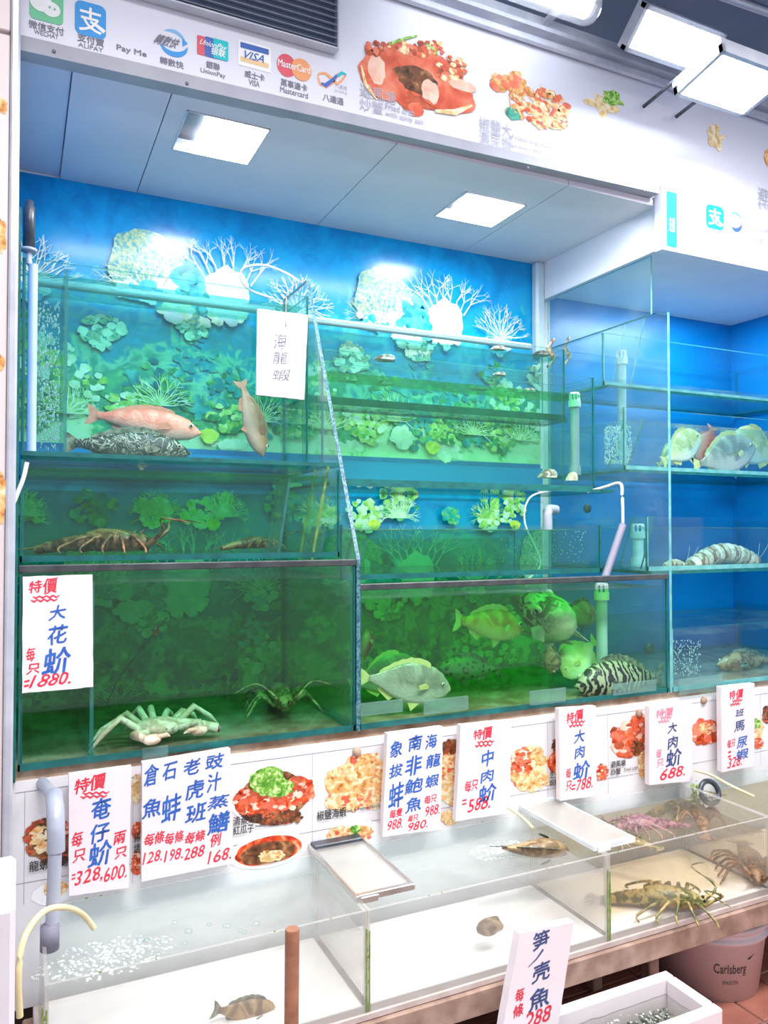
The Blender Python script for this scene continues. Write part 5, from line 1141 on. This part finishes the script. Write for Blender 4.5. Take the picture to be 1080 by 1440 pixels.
# lobsters and crabs
def lobster(label, c, Y, size, skin, face=1, grp=None, name='spiny_lobster', ant=1.0, rot=0.0):
    P = at(*c, Y); M4 = Matrix.Translation(P) @ Matrix.Rotation(rot, 4, 'Z')
    t = empty(name, None, label, 'lobster', grp, M4); s = size
    b = B(); b.tube([(s * .5, 0, s * .05), (s * .42, 0, s * .09), (s * .25, 0, s * .12), (0, 0, s * .13), (-s * .12, 0, s * .11)], [s * .04, s * .09, s * .13, s * .14, s * .11], 14, 0, True, .85)
    for k in range(22): a = R.uniform(-1.3, 1.3); x = R.uniform(-.05, .42) * s; r = .13 * s; q = Vector((x, r * sin(a), s * .11 + r * .8 * cos(a))); b.tube([q, q + Vector((s * .03, sin(a) * s * .015, cos(a) * s * .03))], [s * .01, .0004], 5)
    build('carapace', b, skin, t)
    for k in range(6): x = -s * (.12 + .085 * k); r = s * (.11 - .010 * k); z = s * (.10 - .008 * k * k * .3); build('tail_segment', B().tube([(x, 0, z), (x - s * .05, 0, z - .002), (x - s * .085, 0, z - .004)], [r, r * 1.02, r * .86], 12, 0, True, .8), skin, t)
    b = B()
    for k in range(5):
        a = -.9 + .45 * k; x = -s * .62; b.prism([(x, 0, s * .05), (x - s * .16 * cos(a) - s * .02, s * .16 * sin(a) - s * .03, s * .03), (x - s * .18 * cos(a), s * .18 * sin(a), s * .03), (x - s * .16 * cos(a) + s * .02, s * .16 * sin(a) + s * .03, s * .03)], (0, 0, .002))
    build('tail_fan', b, skin, t)
    for sd in (-1, 1):
        for k in range(5):
            x = s * (.34 - .10 * k); ex = x + s * (.18 - .10 * k)
            build('leg', B().tube(arc([(x, sd * s * .09, s * .06), (x + s * .03, sd * s * .24, s * .17), (ex, sd * s * .36, s * .06), (ex + s * .02, sd * s * .40, .001)], 3), [s * .022] * 4 + [s * .015] * 3 + [s * .012] * 2 + [s * .006], 6), skin, t)
        build('antenna', B().tube(arc([(s * .48, sd * s * .05, s * .08), (s * .65, sd * s * .12, s * .22), (s * .95 * ant, sd * s * .30, s * .34), (s * 1.4 * ant, sd * s * .55, s * .30)], 4), [s * .03] * 2 + [s * .018] * 4 + [s * .008] * 6 + [.0006], 6), skin, t)
        build('eye', B().ball((s * .49, sd * s * .05, s * .12), s * .02), 'eye_black', t)
    return t
lobster('dark spiny lobster in the green tank below the pink fish', (140, 777), 1.99, .24, 'shell_lobster', rot=-.35, ant=.7)
lobster('small reddish lobster low at the middle of the green tank', (352, 772), 2.05, .14, 'shell_lobster', rot=.3)
lobster('olive spiny lobster facing the glass at the lower right of the dark tank', (392, 990), 2.08, .25, 'shell_olive', rot=-1.75, ant=.55)
def crab(label, c, Y, s, skin, rot=0, name='crab', lift=0):
    P = at(*c, Y); M4 = Matrix.Translation(P) @ Matrix.Rotation(rot, 4, 'Z'); t = empty(name, None, label, 'crab', None, M4)
    b = B(); b.ball((0, 0, s * .18), s * .34, s * .26, s * .13, 18, 8, 0, .18)
    for k in range(11): a = PI * k / 10; q = Vector((s * .33 * cos(a), -s * .25 * sin(a), s * .19)); b.tube([q, q * 1.10], [s * .02, .0006], 5)
    build('carapace', b, skin, t)
    for sd in (-1, 1):
        for k in range(4):
            a = .15 + .42 * k; d = Vector((sd * cos(a), sin(a) * .9 - .15, 0)); j = R.uniform(-.06, .06)
            p = [d * s * .26 + Vector((0, 0, s * .16)), d * s * .55 + Vector((0, 0, s * (.34 + j))), d * s * .80 + Vector((0, 0, s * .20)), d * s * .98 + Vector((0, 0, .002))]
            build('leg', B().tube(p, [s * .055, s * .048, s * .038, s * .008], 8), skin, t)
        p = [Vector((sd * s * .24, -s * .15, s * .16)), Vector((sd * s * .48, -s * .30, s * .20)), Vector((sd * s * .40, -s * .48, s * .17))]
        cl = build('claw', B().tube(p, [s * .05, s * .06, s * .05], 8).ball(p[-1] + Vector((-sd * s * .06, -s * .05, 0)), s * .13, s * .08, s * .07, 12, 6), skin, t)
        build('pincer', B().tube([p[-1] + Vector((-sd * s * .12, -s * .08, s * .03)), p[-1] + Vector((-sd * s * .24, -s * .10, s * .04)), p[-1] + Vector((-sd * s * .30, -s * .07, s * .0))], [s * .035, s * .03, .001], 6).tube([p[-1] + Vector((-sd * s * .12, -s * .03, -s * .0)), p[-1] + Vector((-sd * s * .22, -s * .0, -s * .0)), p[-1] + Vector((-sd * s * .29, -s * .05, -s * .0))], [s * .03, s * .025, .001], 6), skin, cl)
    return t
crab('pale crab with tangled legs on the floor of the dark left tank', (222, 1040), 1.87, .17, 'shell_pale', rot=.3)
pa = at(280, 1042, 1.86)
sc = empty('shell_claw', (pa.x, pa.y, pa.z - .02), 'pale tubular claw lying at the right of the pale crab', 'claw')
build('shaft', B().tube([at(190, 1032, 1.88), at(230, 1016, 1.88), at(275, 1018, 1.87), at(306, 1024, 1.86)], [.006, .014, .012, .012], 12), 'shell_pale', sc)
build('opening', B().tube([at(306, 1024, 1.859), at(309, 1024.5, 1.859)], [.009, .008], 12), 'shell_purple', sc)
# red worm-like scraps floating in the dark tank
b = B(); 
for p, q in (((214, 885), (219, 893)), ((222, 880), (223, 892))): b.tube([at(*p, 1.95), at(*q, 1.95)], .002, 6)
build('red_ribbon', b, 'ink_red', None, 'tiny red ribbon floating in the dark left tank', 'ribbon')
# air line in the dark tank
hose('thin dark air line slanting in the dark left tank', [(235, 868, 2.1), (205, 905, 2.1), (170, 950, 2.1), (150, 990, 2.1)], .0015, 'dark_plastic')
# air bubbles rising in the overflow compartments
def curtain(lbl, u0, u1, v0, v1, Y, n, r):
    b = B()
    for k in range(n):
        P = at(R.uniform(u0, u1), R.uniform(v0, v1), Y + R.uniform(-.03, .05)); b.ball(P, R.uniform(.4, 1) * r, None, R.uniform(.6, 1.6) * r, 6, 4)
    build('air_bubbles', b, 'foam', None, lbl, 'bubbles', kind='stuff')
curtain('white air bubbles rising at the left end of the upper left tank', 54, 84, 425, 632, 2.24, 420, .0035)
curtain('white air bubbles in the overflow end of the pale yellow fish tank', 850, 888, 600, 652, 2.10, 420, .004)
curtain('air bubbles under the surface of the rippling green tank', 700, 830, 744, 790, 2.05, 120, .002)
curtain('white air bubbles at the left end of the lowest blue bay tank', 945, 985, 900, 950, 1.90, 200, .0025)
# shells in the middle tanks
def shell(lbl, u, v, Y, s, m='shell_abalone', sq=.6, rot=0):
    P = at(u, v, Y); b = B(); s *= 1.25; n = 18; rg = 9; vs = []
    for i in range(rg):
        q = i / (rg - 1)
        for k in range(n):
            a = 2 * PI * k / n; r = s * math.sqrt(max(0, 1 - q * q)) * (1 + .08 * sin(5 * a) + .04 * sin(20 * q)); vs.append(P + Vector((r * cos(a) + s * .3 * q, r * sin(a) * .7, s * sq * q + .0015 * sin(25 * q))))
    b.add(vs, [(i * n + k, i * n + (k + 1) % n, (i + 1) * n + (k + 1) % n, (i + 1) * n + k) for i in range(rg - 1) for k in range(n)], 0, True); b.add(vs[:n], [list(range(n))])
    build('shell', b, m, None, lbl, 'shell', 'shells in the middle tanks')
for a in (('tan shell left of the centre in the shallow teal tank', 541, 507, 2.28, .030), ('pale shell clinging high in the shallow teal tank', 700, 492, 2.28, .022), ('small pale shell at the far left of the shallow teal tank', 490, 536, 2.28, .024),
          ('dark shell under the tan one', 541, 541, 2.26, .024, 'clam_dark'), ('pale shell right of the centre in the shallow teal tank', 702, 528, 2.28, .020), ('long dark shell near the right of the shallow teal tank', 672, 548, 2.27, .028, 'clam_dark', .3),
          ('pale shell low at the right of the shallow teal tank', 742, 552, 2.27, .024), ('grey open shell on the floor of the wide light green tank', 770, 672, 2.10, .028, 'shell_abalone', .9), ('cream shell beside the standpipe foot', 804, 676, 2.10, .018, 'shell_pale', 1.4),
          ('dark rock-like shell near the right end of the shallow teal tank', 760, 500, 2.30, .026, 'clam_dark')): shell(*a)
for i, (u, v) in enumerate(((775, 498), (797, 496))):
    P = [at(u + dx, v + dy, 2.29) for dx, dy in ((4, -22), (-3, -8), (3, 6), (-5, 18))]
    build('sea_snake', B().tube(arc(P), [.006] + [.011] * 12 + [.010] * 4 + [.007] * 2, 10, 0, True, .6), 'skin_shrimp', None, ['curved pale speckled eel in the shallow teal tank', 'straighter speckled eel right of the curved one'][i], 'eel')
# contents of the low tanks
gl = 'animals in the low tanks'
fish('brown_fish', 'dark fish low in the left low tank near the stick', 'fish', (300, 1420), (392, 1424), 1.53, .36, 'skin_brown', 'fin_dark')
for lbl, u, v, Y, s, m in (('round brown sea snail low in the middle low tank', 690, 1302, 1.52, .035, 'skin_brown'),):
    P = at(u, v, Y); build('sea_snail', B().ball((P.x, P.y, P.z), s, s * .6, s * .55, 16, 8, 0, .35), m, None, lbl, 'snail')
P = atz(758, 1192, .40)
fish('flatfish', 'dark flatfish under the ripples left of the frosted cover', 'fish', (700, 1190), (800, 1196), 1.62, .35, 'skin_brown', 'fin_dark', roll=1.2)
def lob2(label, u, v, z, size, skin, rot): 
    P = atz(u, v, z); t = lobster(label, (540, 720), 1.6, size, skin, rot=rot, ant=.45); t.matrix_world = Matrix.Translation(P) @ Matrix.Rotation(rot, 4, 'Z'); return t
lob2('olive lobster with yellow bands at the rear of the lobster tank', 935, 1143, .42, .20, 'shell_olive', .25)
lob2('purple-brown lobster in the middle of the lobster tank', 905, 1168, .415, .19, 'shell_purple', 2.9)
lob2('brown lobster at the right of the lobster tank', 985, 1158, .42, .18, 'shell_lobster', .9)
lob2('brown lobster peeping out beside the frosted cover', 875, 1186, .42, .14, 'shell_olive', 2.2)
lob2('large olive lobster on the floor of the lobster tank, seen through the front', 925, 1275, .332, .23, 'shell_olive', -.6)
lob2('brown lobster on the floor of the lobster tank near the right edge', 1055, 1222, .332, .24, 'shell_lobster', -2.3)
P = atz(998, 1114, .50)
rg = empty('black_ring', (P.x, P.y, P.z - .02), 'black rubber ring with a silver strip at the rear of the lobster tank', 'ring')
b = B(); n = 22; pts = [P + Vector((.036 * cos(2 * PI * k / n), .012 * sin(2 * PI * k / n), .030 * sin(2 * PI * k / n))) for k in range(n + 1)]
build('rubber_ring', B().tube(pts, .008, 10, 0, False), 'dark_plastic', rg)
build('silver_strip', B().bbox(P.x - .03, P.x + .012, P.y - .02, P.y - .012, P.z - .010, P.z - .002, .001).bbox(P.x - .012, P.x + .02, P.y - .024, P.y - .016, P.z - .016, P.z - .011, .001), 'steel', rg)
# torn plastic bits and algae by the ring
b = B()
for k in range(20): q = P + Vector((R.uniform(-.06, -.03), R.uniform(.0, .03), R.uniform(-.03, .02))); b.ball(q, R.uniform(.003, .007), .004, R.uniform(.003, .01), 7, 4, 0, .4)
build('algae_clump', b, 'algae_edge', None, 'clump of green algae left of the black ring', 'algae', kind='stuff')
